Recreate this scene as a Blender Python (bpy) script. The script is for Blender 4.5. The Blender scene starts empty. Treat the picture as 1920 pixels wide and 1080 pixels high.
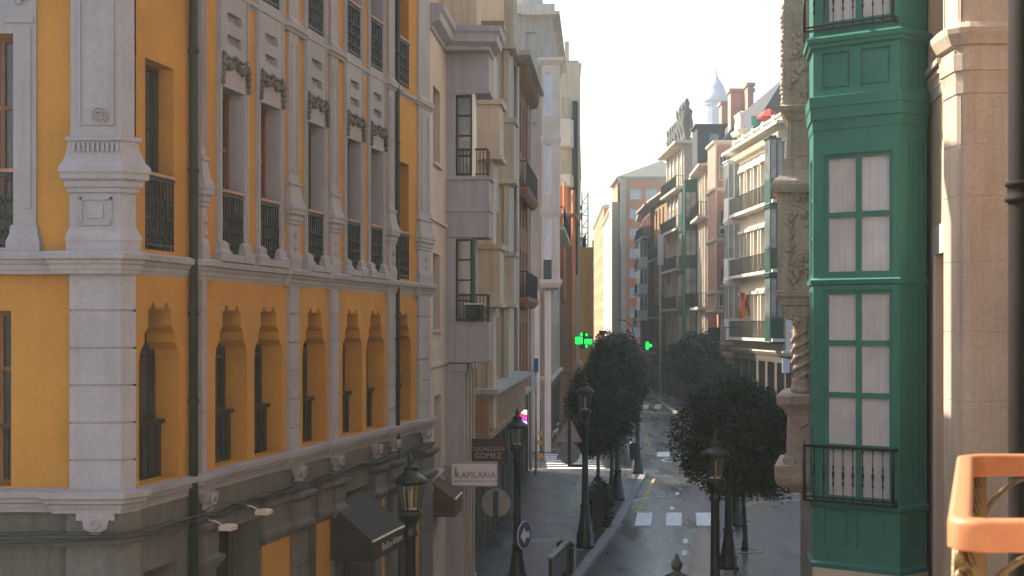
import bpy, math, random
from mathutils import Vector, Matrix, geometry
random.seed(7)
sc = bpy.context.scene
COL = sc.collection
FPX, HZ, EYE = 2667.0, 610.0, 6.45
# ------------------------------------------------------------------ materials
def new_mat(name):
    m = bpy.data.materials.new(name); m.use_nodes = True
    nt = m.node_tree; nt.nodes.clear()
    out = nt.nodes.new('ShaderNodeOutputMaterial'); b = nt.nodes.new('ShaderNodeBsdfPrincipled')
    nt.links.new(b.outputs[0], out.inputs[0])
    return m, nt, b
def mat(name, col, rough=.8, var=.18, scale=1.3, bump=.25, bscale=40, metal=0, streak=0., spec=.4, dirt_or_shade=None, fine=.0, bdist=.01, rvar=0., tiles=None, ssc=(6,6,.35)):
    m, nt, b = new_mat(name); N = nt.nodes.new; L = nt.links.new
    b.inputs['Roughness'].default_value = rough; b.inputs['Metallic'].default_value = metal
    b.inputs['Specular IOR Level'].default_value = spec
    tc = N('ShaderNodeTexCoord')
    n1 = N('ShaderNodeTexNoise'); n1.inputs['Scale'].default_value = scale; n1.inputs['Detail'].default_value = 6; n1.inputs['Roughness'].default_value = .65
    L(tc.outputs['Object'], n1.inputs['Vector'])
    mr = N('ShaderNodeMapRange'); mr.inputs[1].default_value = .3; mr.inputs[2].default_value = .7
    mr.inputs[3].default_value = 1 - var; mr.inputs[4].default_value = 1 + var * .6
    L(n1.outputs[0], mr.inputs[0])
    mul = N('ShaderNodeMix'); mul.data_type = 'RGBA'; mul.blend_type = 'MULTIPLY'; mul.inputs[0].default_value = 1
    mul.inputs[6].default_value = (*col, 1); L(mr.outputs[0], mul.inputs[7])
    cur = mul.outputs[2]
    if streak > 0:
        mp = N('ShaderNodeMapping'); mp.inputs['Scale'].default_value = ssc; L(tc.outputs['Object'], mp.inputs['Vector'])
        n2 = N('ShaderNodeTexNoise'); n2.inputs['Scale'].default_value = 1.2; n2.inputs['Detail'].default_value = 5; L(mp.outputs[0], n2.inputs['Vector'])
        r2 = N('ShaderNodeMapRange'); r2.inputs[1].default_value = .43; r2.inputs[2].default_value = .68; r2.inputs[3].default_value = 0; r2.inputs[4].default_value = streak
        L(n2.outputs[0], r2.inputs[0])
        mx = N('ShaderNodeMix'); mx.data_type = 'RGBA'; L(r2.outputs[0], mx.inputs[0]); L(cur, mx.inputs[6])
        d = dirt_or_shade or tuple(c * .45 for c in col); mx.inputs[7].default_value = (*d, 1); cur = mx.outputs[2]
    if fine > 0:
        n4 = N('ShaderNodeTexNoise'); n4.inputs['Scale'].default_value = 22; n4.inputs['Detail'].default_value = 3; L(tc.outputs['Object'], n4.inputs['Vector'])
        r4 = N('ShaderNodeMapRange'); r4.inputs[1].default_value = .35; r4.inputs[2].default_value = .65; r4.inputs[3].default_value = 1 - fine; r4.inputs[4].default_value = 1 + fine
        L(n4.outputs[0], r4.inputs[0])
        m4 = N('ShaderNodeMix'); m4.data_type = 'RGBA'; m4.blend_type = 'MULTIPLY'; m4.inputs[0].default_value = 1
        L(cur, m4.inputs[6]); L(r4.outputs[0], m4.inputs[7]); cur = m4.outputs[2]
    if tiles:
        bt = N('ShaderNodeTexBrick'); bt.inputs['Scale'].default_value = 1; bt.inputs['Brick Width'].default_value = tiles[0]; bt.inputs['Row Height'].default_value = tiles[1]
        bt.inputs['Mortar Size'].default_value = tiles[2]; bt.inputs['Color1'].default_value = (1,1,1,1); bt.inputs['Color2'].default_value = (.72,.72,.74,1); bt.inputs['Mortar'].default_value = (.35,.35,.35,1)
        tm = N('ShaderNodeMapping'); tm.inputs['Rotation'].default_value = (0,0,tiles[3]); L(tc.outputs['Object'], tm.inputs['Vector']); L(tm.outputs[0], bt.inputs['Vector'])
        m6 = N('ShaderNodeMix'); m6.data_type = 'RGBA'; m6.blend_type = 'MULTIPLY'; m6.inputs[0].default_value = .8; L(cur, m6.inputs[6]); L(bt.outputs[0], m6.inputs[7]); cur = m6.outputs[2]
    L(cur, b.inputs['Base Color'])
    if rvar > 0:
        n5 = N('ShaderNodeTexNoise'); n5.inputs['Scale'].default_value = .45; n5.inputs['Detail'].default_value = 7; n5.inputs['Roughness'].default_value = .6
        mp5 = N('ShaderNodeMapping'); mp5.inputs['Scale'].default_value = (2.4, .42, 1); L(tc.outputs['Object'], mp5.inputs['Vector']); L(mp5.outputs[0], n5.inputs['Vector'])
        r5 = N('ShaderNodeMapRange'); r5.inputs[1].default_value = .25; r5.inputs[2].default_value = .75; r5.inputs[3].default_value = max(.08, rough - rvar); r5.inputs[4].default_value = rough; n5.inputs['Detail'].default_value = 3
        L(n5.outputs[0], r5.inputs[0]); L(r5.outputs[0], b.inputs['Roughness'])
    if bump > 0:
        n3 = N('ShaderNodeTexNoise'); n3.inputs['Scale'].default_value = bscale; n3.inputs['Detail'].default_value = 4; L(tc.outputs['Object'], n3.inputs['Vector'])
        bp = N('ShaderNodeBump'); bp.inputs['Strength'].default_value = bump; bp.inputs['Distance'].default_value = bdist
        L(n3.outputs[0], bp.inputs['Height']); L(bp.outputs[0], b.inputs['Normal'])
    return m
def emit(name, col, s):
    m, nt, b = new_mat(name); b.inputs['Base Color'].default_value = (*[c * .3 for c in col], 1)
    b.inputs['Emission Color'].default_value = (*col, 1); b.inputs['Emission Strength'].default_value = s
    return m
def clear_glass(name):
    m, nt, b = new_mat(name)
    b.inputs['Base Color'].default_value = (.8, .9, .9, 1); b.inputs['Roughness'].default_value = .08
    g = nt.nodes.new('ShaderNodeBsdfTransparent'); g.inputs[0].default_value = (.8, .88, .86, 1)
    gl = nt.nodes.new('ShaderNodeBsdfGlossy'); gl.inputs['Roughness'].default_value = .06
    mx = nt.nodes.new('ShaderNodeMixShader'); mx.inputs[0].default_value = .16
    nt.links.new(g.outputs[0], mx.inputs[1]); nt.links.new(gl.outputs[0], mx.inputs[2])
    nt.links.new(mx.outputs[0], nt.nodes['Material Output'].inputs[0]); nt.nodes.remove(b)
    return m
M = {}
M['yellow'] = mat('ochre_render', (.45, .235, .042), .85, .2, .8, .35, 45, streak=.42, dirt_or_shade=(.5, .22, .035), fine=.06)
M['stucco'] = mat('grey_stucco', (.325, .335, .38), .85, .15, 1.1, .35, 50, streak=.3, dirt_or_shade=(.25, .24, .235), fine=.05)
M['stucco2'] = mat('dark_stucco', (.125, .128, .125), .85, .25, 1.6, .5, 30, streak=.45, dirt_or_shade=(.06, .065, .06), fine=.1)  # darker grey stucco for ground storey, frieze moulding, garlands and shop pilasters
M['pink'] = mat('pink_render', (.52, .46, .42), .85, .12, .9, .3, 50, streak=.25)
M['lilac'] = mat('lilac_render', (.34, .34, .40), .85, .12, .9, .3, 50, streak=.25)
M['beige'] = mat('beige_render', (.56, .46, .33), .85, .12, .9, .3, 50, streak=.3)
M['cream'] = mat('cream_render', (.62, .45, .34), .85, .12, .6, .3, 60, streak=.18, dirt_or_shade=(.5, .36, .25), fine=.04)
M['sandstone'] = mat('sandstone', (.55, .45, .36), .85, .16, .8, .4, 35, streak=.3, dirt_or_shade=(.32, .22, .15), fine=.08)
M['stone'] = mat('carved_stone', (.56, .45, .37), .9, .22, 2.2, .6, 25, streak=.4, dirt_or_shade=(.22, .17, .14), fine=.12)
M['palestone'] = mat('pale_stone', (.66, .57, .47), .85, .15, .8, .3, 20, streak=.3)
M['greystone'] = mat('grey_stone', (.45, .39, .32), .85, .18, .8, .3, 20, streak=.35)
M['redbrown'] = mat('redbrown_brick', (.34, .13, .06), .85, .2, 1.2, .4, 25, streak=.2)
M['orange'] = mat('orange_brick', (.72, .22, .09), .85, .15, .6, .4, 20)
M['darkred'] = mat('dark_red_render', (.16, .04, .03), .85, .2, 1, .3, 20, streak=.3)
M['pinkred'] = mat('pink_brick', (.50, .25, .19), .85, .15, 1, .3, 25, streak=.2)
M['brown'] = mat('brown_render', (.34, .19, .09), .85, .2, 1, .3, 20, streak=.3)
M['white'] = mat('white_render', (.70, .61, .49), .85, .1, .8, .3, 25, streak=.25)
M['slate'] = mat('slate', (.075, .075, .085), .95, .2, 1.5, .4, 10, spec=.1)
M['tile'] = mat('grey_roof_tile', (.12, .11, .10), .95, .25, 1.2, .5, 6)
M['iron'] = mat('black_iron', (.022, .024, .025), .45, .3, 8, .15, 80, metal=.2)
M['lampiron'] = mat('lamp_iron', (.02, .028, .026), .35, .3, 8, .15, 60, metal=.3)
M['pipe'] = mat('green_downpipe', (.014, .024, .018), .6, .3, 4, .1, 30)
M['brownpipe'] = mat('brown_iron_pipe', (.010, .008, .006), .8, .3, 4, .1, 30, spec=.15)
M['darkwood'] = mat('dark_window_wood', (.055, .042, .032), .6, .3, 6, .1, 60)
M['rustwood'] = mat('reddish_window_wood', (.20, .07, .03), .55, .25, 6, .1, 60)
M['rail'] = mat('tan_rail_wood', (.38, .22, .15), .6, .2, 6, .1, 60)
M['whiteframe'] = mat('white_frame', (.75, .74, .72), .5, .05, 3, .05, 40)
M['greenpaint'] = mat('green_paint', (.052, .21, .17), .33, .14, 1.6, .12, 25, spec=.5, streak=.12, dirt_or_shade=(.01, .13, .085))
M['darkgreen'] = mat('dark_green_frame', (.02, .07, .05), .45, .2, 2, .1, 25)
M['glass'] = mat('window_glass', (.03, .04, .045), .07, .4, .7, .02, 2, spec=.9)
M['curtain'] = mat('curtained_glass', (.62, .63, .64), .12, .22, 1.1, .0, 12, spec=1., streak=.4, dirt_or_shade=(.40, .41, .42), ssc=(22,22,.5))  # darker streaks paint the shading of vertical folds onto flat panes
M['curtain2'] = mat('blind_glass', (.26, .28, .28), .15, .5, .9, .0, 12, spec=.8, streak=.5, dirt_or_shade=(.05,.06,.06), ssc=(1.3,1.3,1.0))
M['shopdark'] = mat('shop_interior', (.018, .018, .018), .25, .5, 1.5, .0, spec=.6)
M['shop'] = mat('shopfront_timber', (.10, .075, .06), .6, .4, 2, .2, 20, streak=.4)
M['asphalt'] = mat('asphalt', (.030, .027, .028), .46, .2, .5, .1, 90, rvar=.33, fine=.06, spec=.6)
M['paving'] = mat('paving', (.050, .048, .049), .52, .2, .6, .1, 60, tiles=(.6, .4, .016, -.15), rvar=.34, fine=.05, spec=.5)
M['kerb'] = mat('granite_kerb', (.22, .205, .20), .7, .2, 2, .4, 60)
M['gutter'] = mat('wet_granite_strip', (.26, .26, .28), .22, .2, 1, .05, 50, rvar=.14, spec=.7)
M['paint'] = mat('road_paint', (.72, .70, .68), .55, .25, 3, .4, 60, fine=.25)
M['ypaint'] = mat('yellow_road_paint', (.40, .28, .09), .6, .3, 3, .4, 60, fine=.25)
M['leaf'] = mat('leaves', (.018, .036, .015), .7, .55, 2.6, .0, spec=.2, fine=.3)
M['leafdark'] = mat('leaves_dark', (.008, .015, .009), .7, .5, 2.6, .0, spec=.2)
M['bark'] = mat('bark', (.06, .048, .038), .9, .3, 8, .6, 30)
M['awning'] = mat('awning_cloth', (.028, .028, .026), .8, .2, 3, .2, 90)
M['awning2'] = mat('brown_awning_cloth', (.07, .035, .022), .8, .2, 3, .2, 90)
M['trimwhite'] = mat('white_piping', (.8, .78, .7), .5, .05, 3, .0)
M['signwhite'] = mat('sign_panel', (.62, .58, .63), .45, .08, 2, .0)
M['signtext'] = mat('sign_green_letters', (.05, .16, .13), .5, .1, 3, .0)
M['greytext'] = mat('grey_letters', (.36, .34, .34), .6, .1, 3, .0)
M['signred'] = mat('dark_red_board', (.045, .018, .016), .5, .2, 3, .0)
M['signgrey'] = mat('galvanised_back', (.22, .24, .26), .45, .25, 5, .1, metal=.3)
M['signpink'] = mat('sign_back_pink', (.36, .30, .33), .5, .2, 5, .1)
M['blue'] = mat('sign_blue', (.008, .035, .13), .35, .15, 3, .0)
M['cloud'] = mat('sign_arrow', (.72, .68, .62), .4, .05, 3, .0)
M['handrail'] = mat('orange_handrail', (.46, .18, .08), .45, .10, 5, .12, 140, spec=.4, fine=.05)
M['balciron'] = mat('rusty_baluster', (.17, .11, .05), .4, .5, 14, .3, 60, metal=.5)
M['purple'] = mat('lilac_tower', (.42, .38, .50), .8, .1, .3, .2, 5)
M['cable'] = mat('cable_rubber', (.03, .032, .03), .6, .1, 3, .0)
M['skin'] = mat('skin', (.45, .27, .2), .6, .05, 3, .0)
M['coat'] = mat('dark_coat', (.025, .03, .035), .85, .2, 6, .2)
M['trouser'] = mat('dark_trousers', (.03, .03, .04), .85, .2, 6, .2)
M['redcloth'] = mat('red_cloth', (.50, .03, .02), .8, .15, 3, .1)
M['ycloth'] = mat('yellow_cloth', (.75, .45, .03), .8, .15, 3, .1)
M['teal'] = mat('teal_cloth', (.06, .32, .28), .8, .15, 3, .1)
M['bluecloth'] = mat('blue_cloth', (.03, .2, .35), .8, .15, 3, .1)
M['signal'] = mat('signal_yellow', (.42, .22, .02), .5, .1, 3, .0)
M['light'] = mat('floodlight_shell', (.55, .48, .42), .4, .1, 3, .0)
M['cross'] = emit('green_neon', (.0, 1., .06), 1.1)
M['neonp'] = emit('purple_neon', (.22, .04, .9), 1.0)
M['neonr'] = emit('red_neon', (.9, .03, .06), .8)
M['neonw'] = emit('white_neon', (.8, .75, .85), .9)
M['glow'] = mat('lamp_tube', (.75, .36, .12), .4, .05, 3, .0)
M['lglass'] = clear_glass('lantern_glass')
# orange debris netting on the scaffold lets light through
def net_mat():
    m, nt, b = new_mat('scaffold_net'); N = nt.nodes.new; L = nt.links.new
    b.inputs['Base Color'].default_value = (.28, .18, .05, 1); b.inputs['Roughness'].default_value = .8
    t = N('ShaderNodeBsdfTranslucent'); t.inputs[0].default_value = (.48, .29, .07, 1)
    mx = N('ShaderNodeMixShader'); mx.inputs[0].default_value = .55
    L(b.outputs[0], mx.inputs[1]); L(t.outputs[0], mx.inputs[2]); L(mx.outputs[0], nt.nodes['Material Output'].inputs[0])
    return m
M['net'] = net_mat()
# ------------------------------------------------------------------ mesh building
class MB:
    def __init__(s): s.v = []; s.f = []; s.m = []; s.sm = []
    def face(s, idx, mi=0, sm=False): s.f.append(tuple(idx)); s.m.append(mi); s.sm.append(sm)
    def poly(s, pts, mi=0):
        i = len(s.v); s.v += [tuple(p) for p in pts]; s.face(range(i, i + len(pts)), mi)
    def hexa(s, p, mi=0):
        i = len(s.v); s.v += [tuple(q) for q in p]
        for f in ((0,3,2,1),(4,5,6,7),(0,1,5,4),(1,2,6,5),(2,3,7,6),(3,0,4,7)): s.face([i + k for k in f], mi)
    def box(s, F, s0, s1, n0, n1, z0, z1, mi=0):
        s.hexa([F.p(s0,n0,z0), F.p(s1,n0,z0), F.p(s1,n1,z0), F.p(s0,n1,z0), F.p(s0,n0,z1), F.p(s1,n0,z1), F.p(s1,n1,z1), F.p(s0,n1,z1)], mi)
    def tube(s, pts, r, n=6, mi=0, cap=True):
        pts = [Vector(p) for p in pts]; base = len(s.v); up = None
        for k, p in enumerate(pts):
            t = (pts[min(k+1, len(pts)-1)] - pts[max(k-1, 0)]).normalized()
            if up is None: up = Vector((0,0,1)) if abs(t.z) < .9 else Vector((1,0,0))
            a = t.cross(up)
            if a.length < 1e-4: a = t.cross(Vector((0,1,.1)))
            a.normalize(); b = a.cross(t).normalized(); up = b
            rr = r[k] if isinstance(r, (list, tuple)) else r
            for j in range(n):
                an = 2*math.pi*j/n; s.v.append(tuple(p + a*math.cos(an)*rr + b*math.sin(an)*rr))
        for k in range(len(pts)-1):
            for j in range(n):
                j2 = (j+1) % n
                s.face((base+k*n+j, base+k*n+j2, base+(k+1)*n+j2, base+(k+1)*n+j), mi, True)
        if cap:
            s.face([base+j for j in range(n)][::-1], mi); s.face([base+(len(pts)-1)*n+j for j in range(n)], mi)
    def lathe(s, c, prof, n=12, mi=0, sm=True, sx=1, sy=1, rot=0):
        base = len(s.v)
        for (r, z) in prof:
            for j in range(n):
                a = 2*math.pi*j/n + rot; s.v.append((c[0]+r*math.cos(a)*sx, c[1]+r*math.sin(a)*sy, c[2]+z))
        for k in range(len(prof)-1):
            for j in range(n):
                j2 = (j+1) % n; s.face((base+k*n+j, base+k*n+j2, base+(k+1)*n+j2, base+(k+1)*n+j), mi, sm)
        s.face([base+j for j in range(n)][::-1], mi); s.face([base+(len(prof)-1)*n+j for j in range(n)], mi)
    def loft(s, poly, prof, mi=0, closed=True):
        """polygon footprint raised through (z, outward offset) rings"""
        n = len(poly); area = sum(poly[i][0]*poly[(i+1)%n][1]-poly[(i+1)%n][0]*poly[i][1] for i in range(n))
        sg = 1 if area > 0 else -1; off = []
        for i in range(n):
            a, b, c = Vector(poly[i-1]), Vector(poly[i]), Vector(poly[(i+1)%n])
            d1 = (b-a).normalized(); d2 = (c-b).normalized()
            n1 = Vector((d1.y, -d1.x))*sg; n2 = Vector((d2.y, -d2.x))*sg
            m = n1+n2; m = m/max(.25, m.length_squared)*2; off.append(m)
        base = len(s.v)
        for (z, e) in prof:
            for i in range(n): s.v.append((poly[i][0]+off[i].x*e, poly[i][1]+off[i].y*e, z))
        for k in range(len(prof)-1):
            for i in range(n):
                j = (i+1) % n; s.face((base+k*n+i, base+k*n+j, base+(k+1)*n+j, base+(k+1)*n+i), mi)
        s.face([base+i for i in range(n)][::-1], mi); s.face([base+(len(prof)-1)*n+i for i in range(n)], mi)
    def sweep(s, path, prof, mi=0, side=1):
        """cross-section [(outward offset, z)] drawn along an open plan polyline; side=1: outward is to the right of travel"""
        n = len(path); ofs = []
        for i in range(n):
            b = Vector(path[i]); d1 = (b-Vector(path[i-1])).normalized() if i else None
            d2 = (Vector(path[i+1])-b).normalized() if i < n-1 else None
            d1 = d1 or d2; d2 = d2 or d1
            n1 = Vector((d1.y,-d1.x))*side; n2 = Vector((d2.y,-d2.x))*side
            m = n1+n2; m = m/max(.5, m.length_squared)*2; ofs.append(m)
        base = len(s.v); k = len(prof)
        for i in range(n):
            for (o, z) in prof: s.v.append((path[i][0]+ofs[i].x*o, path[i][1]+ofs[i].y*o, z))
        for i in range(n-1):
            for j in range(k):
                j2 = (j+1) % k; s.face((base+i*k+j, base+i*k+j2, base+(i+1)*k+j2, base+(i+1)*k+j), mi)
        s.face([base+j for j in range(k)], mi); s.face([base+(n-1)*k+j for j in range(k)][::-1], mi)
    def blob(s, c, r, mi=0, n=6):
        rx, ry, rz = r if isinstance(r, tuple) else (r, r, r)
        s.lathe((c[0], c[1], c[2]), [(rx*math.sin(math.pi*k/5+.001), -rz*math.cos(math.pi*k/5)) for k in range(6)], n, mi, True, 1, ry/rx)
    def build(s, name, mats, parent=None, loc=None):
        me = bpy.data.meshes.new(name)
        off = Vector(loc) if loc is not None else (parent_base(parent) if parent is not None else Vector((0,0,0)))
        me.from_pydata([(v[0]-off.x, v[1]-off.y, v[2]-off.z) for v in s.v], [], s.f)
        for mm in (mats if isinstance(mats, (list, tuple)) else [mats]): me.materials.append(M[mm] if isinstance(mm, str) else mm)
        me.polygons.foreach_set('material_index', s.m); me.polygons.foreach_set('use_smooth', s.sm)
        me.update()
        o = bpy.data.objects.new(name, me); COL.objects.link(o)
        if parent is not None: o.parent = parent
        elif loc is not None: o.location = loc
        o['_b'] = tuple(off)
        return o
def parent_base(o):
    return Vector(o['_b'])
def tag(o, label=None, cat=None, group=None, kind=None):
    if label: o['label'] = label
    if cat: o['category'] = cat
    if group: o['group'] = group
    if kind: o['kind'] = kind
    return o
def empty(name, loc, label, cat, group=None):
    o = bpy.data.objects.new(name, None); COL.objects.link(o); o.location = loc; o['_b'] = tuple(loc)
    o.empty_display_size = .2
    return tag(o, label, cat, group)
def copy_tree(o, parent=None):
    c = o.copy(); COL.objects.link(c); c.parent = parent
    for ch in [x for x in bpy.data.objects if x.parent == o]: copy_tree(ch, c)
    return c
class Fr:
    """wall frame: s along the wall, n out of it, z up"""
    def __init__(s, A, B, out):
        s.A = Vector(A); d = Vector(B)-s.A; s.L = d.length; s.d = d.normalized()
        n = Vector((s.d.y, -s.d.x)); s.n = n if n.dot(Vector(out)) > 0 else -n
        s.tdir = 1 if s.d.dot(Vector((-s.n.y, s.n.x))) > 0 else -1
    def xy(s, a, n=0): return s.A + s.d*a + s.n*n
    def p(s, a, n, z): q = s.A + s.d*a + s.n*n; return (q.x, q.y, z)
    def su(s, u, n=0):
        t = (u-960)/FPX; O = s.A + s.n*n
        return (t*O.y-O.x)/(s.d.x-t*s.d.y)
    def zv(s, a, v, n=0): return EYE + (HZ-v)/FPX*(s.A + s.d*a + s.n*n).y
def W(u, v, Y): return ((u-960)/FPX*Y, Y, EYE+(HZ-v)/FPX*Y)
def G(u, v, z=0.0):
    Y = FPX*(EYE-z)/(v-HZ); return ((u-960)/FPX*Y, Y)
def wall_holes(mb, F, s0, s1, z0, z1, holes, n=0., mi=0):
    """flat wall with openings; holes: (polygon [(s,z)], reveal depth, blind)"""
    polys = [[Vector((s0,z0,0)), Vector((s1,z0,0)), Vector((s1,z1,0)), Vector((s0,z1,0))]]
    for (pts, dep, blind) in holes: polys.append([Vector((a,z,0)) for a, z in pts])
    flat = [q for pl in polys for q in pl]; base = len(mb.v)
    mb.v += [F.p(q.x, n, q.y) for q in flat]
    for t in geometry.tessellate_polygon(polys): mb.face([base+i for i in t], mi)
    for (pts, dep, blind) in holes:
        k = len(pts); b = len(mb.v)
        mb.v += [F.p(a, n, z) for a, z in pts] + [F.p(a, n-dep, z) for a, z in pts]
        for i in range(k): j = (i+1) % k; mb.face((b+i, b+j, b+k+j, b+k+i), mi)
        if blind: mb.face([b+k+i for i in range(k)], mi)
def rect(a, b, c, d): return [(a,c),(b,c),(b,d),(a,d)]
def window(parent, F, s0, s1, z0, z1, n, frame='darkwood', glass='glass', cols=2, rows=2, fw=.05, simple=False, label=None, fd=.05):
    """glass sheet with its frame standing 3 cm proud"""
    g = MB(); g.box(F, s0-.02, s1+.02, n-.03, n, z0-.02, z1+.02)
    fr = MB() if not simple else g; mi = 0 if not simple else 1
    for (a, b, c, d) in ((s0, s0+fw, z0, z1), (s1-fw, s1, z0, z1), (s0+fw, s1-fw, z0, z0+fw), (s0+fw, s1-fw, z1-fw, z1)):
        fr.box(F, a, b, n+.002, n+fd, c, d, mi)
    for i in range(1, cols):
        a = s0+(s1-s0)*i/cols; fr.box(F, a-fw*.4, a+fw*.4, n+.001, n+fd*.8, z0+fw, z1-fw, mi)
    for i in range(1, rows):
        c = z0+(z1-z0)*i/rows; fr.box(F, s0+fw, s1-fw, n+.003, n+fd*.7, c-fw*.4, c+fw*.4, mi)
    o = g.build('window', [glass] if not simple else [glass, frame], parent)
    if not simple: fr.build('frame', frame, o)
    return o
def railing(mb, F, s0, s1, n0, n1, z0, z1, sp=.11, r=.012, panel=True, ends=True):
    """iron balcony railing: top rail, bottom rail, bars and little rings, wrapped round a slab of depth n0..n1"""
    for z, t in ((z1, .022), (z0+.06, .014)):
        mb.box(F, s0, s1, n1-t, n1+t, z-t, z+t)
        if ends:
            mb.box(F, s0-t, s0+t, n0, n1-t-.002, z-t, z+t); mb.box(F, s1-t, s1+t, n0, n1-t-.002, z-t, z+t)
    k = max(2, int((s1-s0)/sp))
    for i in range(k+1):
        a = s0+(s1-s0)*i/k; mb.box(F, a-r, a+r, n1-r, n1+r, z0, z1-.02)
        if panel and i < k:
            c = a+(s1-s0)/k*.5; mb.box(F, c-sp*.28, c+sp*.28, n1-.006, n1+.006, z0+.35*(z1-z0), z0+.62*(z1-z0))
    if ends:
        k = max(1, int((n1-n0)/sp))
        for i in range(k):
            a = n0+(n1-n0)*i/k; mb.box(F, s0-r, s0+r, a-r, a+r, z0, z1-.02); mb.box(F, s1-r, s1+r, a-r, a+r, z0, z1-.02)
def text(body, F, s, n, z, size, matname, name='lettering', parent=None, squash=1, shear=0):
    cu = bpy.data.curves.new(name, 'FONT'); cu.body = body; cu.size = size; cu.align_x = 'CENTER'; cu.align_y = 'CENTER'; cu.extrude = .004; cu.resolution_u = 3
    tmp = bpy.data.objects.new('t', cu); COL.objects.link(tmp)
    dg = bpy.context.evaluated_depsgraph_get(); me = bpy.data.meshes.new_from_object(tmp.evaluated_get(dg)); bpy.data.objects.remove(tmp)
    mb = MB()
    for v in me.vertices: mb.v.append(F.p(s + F.tdir*(v.co.x*squash + v.co.y*shear), n + v.co.z, z + v.co.y))
    for f in me.polygons: mb.face(list(f.vertices))
    return mb.build(name, matname, parent)
SUN = (-.60, .45, .62); SKYS = .125; SUNE = 4.4; EXPO = 1.5; HZD = .001; TINT = (.88, .945, .96)
# ================================================================== yellow corner building
def XL(Y): return -1.731+.075*(Y-29.39)
YB = empty('corner_building', (-4.36, 16.5, 0), 'ochre yellow corner building with grey moulded pilasters and iron window railings', 'building')
FY = Fr((-4.361,16.5), (-4.361+.204*12.89, 29.39), (1,0))        # street side
FF = Fr((-9.5,16.5), (-4.5,16.5), (0,-1))                          # side facing the viewer
ZC, ZM, HB = 4.52, 7.3, 17.5
su = FY.su
wins = [(su(270), su(328)), (su(413), su(455)), (su(485), su(522)), (su(574), su(605)), (su(648), su(674)), (su(692), su(716)), (su(745), su(767))]
cen = [(a+b)/2 for a, b in wins]; HW = .39
def ogee(c, zb):
    h = [(.55,zb),(.55,6.0),(.52,6.14),(.46,6.2),(.41,6.24),(.40,6.36),(.33,6.42),(.31,6.45),(.31,6.64),(.25,6.64),(.22,6.72),(.15,6.72),(.11,6.65)]
    return [(c+a, z) for a, z in h] + [(c-a, z) for a, z in h[::-1]]
holes = []
for i, c in enumerate(cen):
    holes.append((ogee(c, ZC+.06), .42, False))
    if 0 < i < 6: holes.append((rect(c-.53, c+.53, ZM+.02, HB-.02), .001, False))
    else:
        for z0, z1 in ((ZM+.05, 9.6), (11.08, 13.3)): holes.append((rect(c-HW, c+HW, z0, z1), .3, False))
mb = MB(); wall_holes(mb, FY, .0, FY.L, ZC-.1, HB, holes)
# viewer side: windows at the left frame edge
fs = FF.su
wl0, wl1 = fs(-40), fs(27)
hf = [(rect(wl0, wl1, ZM+.05, 9.83), .28, False), (rect(wl0, fs(21), ZC+.06, 6.62), .28, False)]
wall_holes(mb, FF, 0, FF.L, ZC-.1, HB, hf)
mb.build('wall', 'yellow', YB)
mb = MB(); mb.loft([FY.xy(.25,-.44), FY.xy(FY.L-.02,-.44), FY.xy(FY.L-.02,-7), FF.xy(0,-9), FF.xy(0,-.34), FF.xy(FF.L-.2,-.34)], [(0,0),(HB,0)])
mb.build('inner_wall', 'shopdark', YB)
mb = MB(); mb.loft([FY.xy(-.3,.3), FY.xy(FY.L,.3), FY.xy(FY.L,-7), FF.xy(0,-9), FF.xy(0,.3), FF.xy(FF.L,.3)], [(HB,0),(HB+.15,.25),(HB+.4,.3),(HB+.5,0)])
mb.build('roof', 'stucco', YB)
# grey window surrounds on the five middle bays
for i in range(1, 6):
    c = cen[i]; mb = MB(); hs = []
    for z0, z1 in ((ZM+.05, 9.63), (11.08, 13.3), (14.6, 16.6)): hs.append((rect(c-HW, c+HW, z0, z1), .33, False))
    for zz in (10.22, 10.52): hs.append((rect(c-.22, c+.26, zz, zz+.13), .08, True))

    wall_holes(mb, FY, c-.53, c+.53, ZM+.02, HB-.02, hs, .035)
    for sgn in (-1, 1):
        e = c+sgn*.53
        mb.v += []; mb.box(FY, min(e, e-sgn*.03), max(e, e-sgn*.03), -.02, .034, ZM+.02, HB-.02)
        mb.box(FY, min(c+sgn*.45, c+sgn*.49), max(c+sgn*.45, c+sgn*.49), .036, .052, ZM+.4, HB-.1)
        # scrolled foot of the surround
        mb.loft([FY.xy(c+sgn*.40-.12, 0), FY.xy(c+sgn*.40-.12, .06), FY.xy(c+sgn*.40+.12, .06), FY.xy(c+sgn*.40+.12, 0)] if sgn*1 else [], [(ZM, .05), (ZM+.12, .05), (ZM+.16, .02), (ZM+.24, .015), (ZM+.28, -.03)])
    mb.box(FY, c-.60, c+.60, .0, .10, ZM-.0, ZM+.10)
    mb.build('window_surround', 'stucco', YB)
    mb = MB()
    for zz in (10.02,):
        for k in range(11):
            a = -.40+.08*k; y = zz-.10*abs(math.sin(k*.63))-.03*random.random()
            mb.blob(FY.p(c+a, .07, y), (.042, .035, .045+.02*random.random()))
        for sgn in (-1, 1):
            for k in range(4): mb.blob(FY.p(c+sgn*(.42+.01*k), .07, zz-.08-.085*k), (.05-.006*k, .04, .05))
        mb.tube([FY.p(c-.42, .06, zz+.06), FY.p(c-.2, .07, zz), FY.p(c, .07, zz+.05), FY.p(c+.2, .07, zz), FY.p(c+.42, .06, zz+.06)], .022, 5)
    mb.build('garland', 'stucco2', YB)  # dark stucco: shadow in the garland is put into its colour
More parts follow.
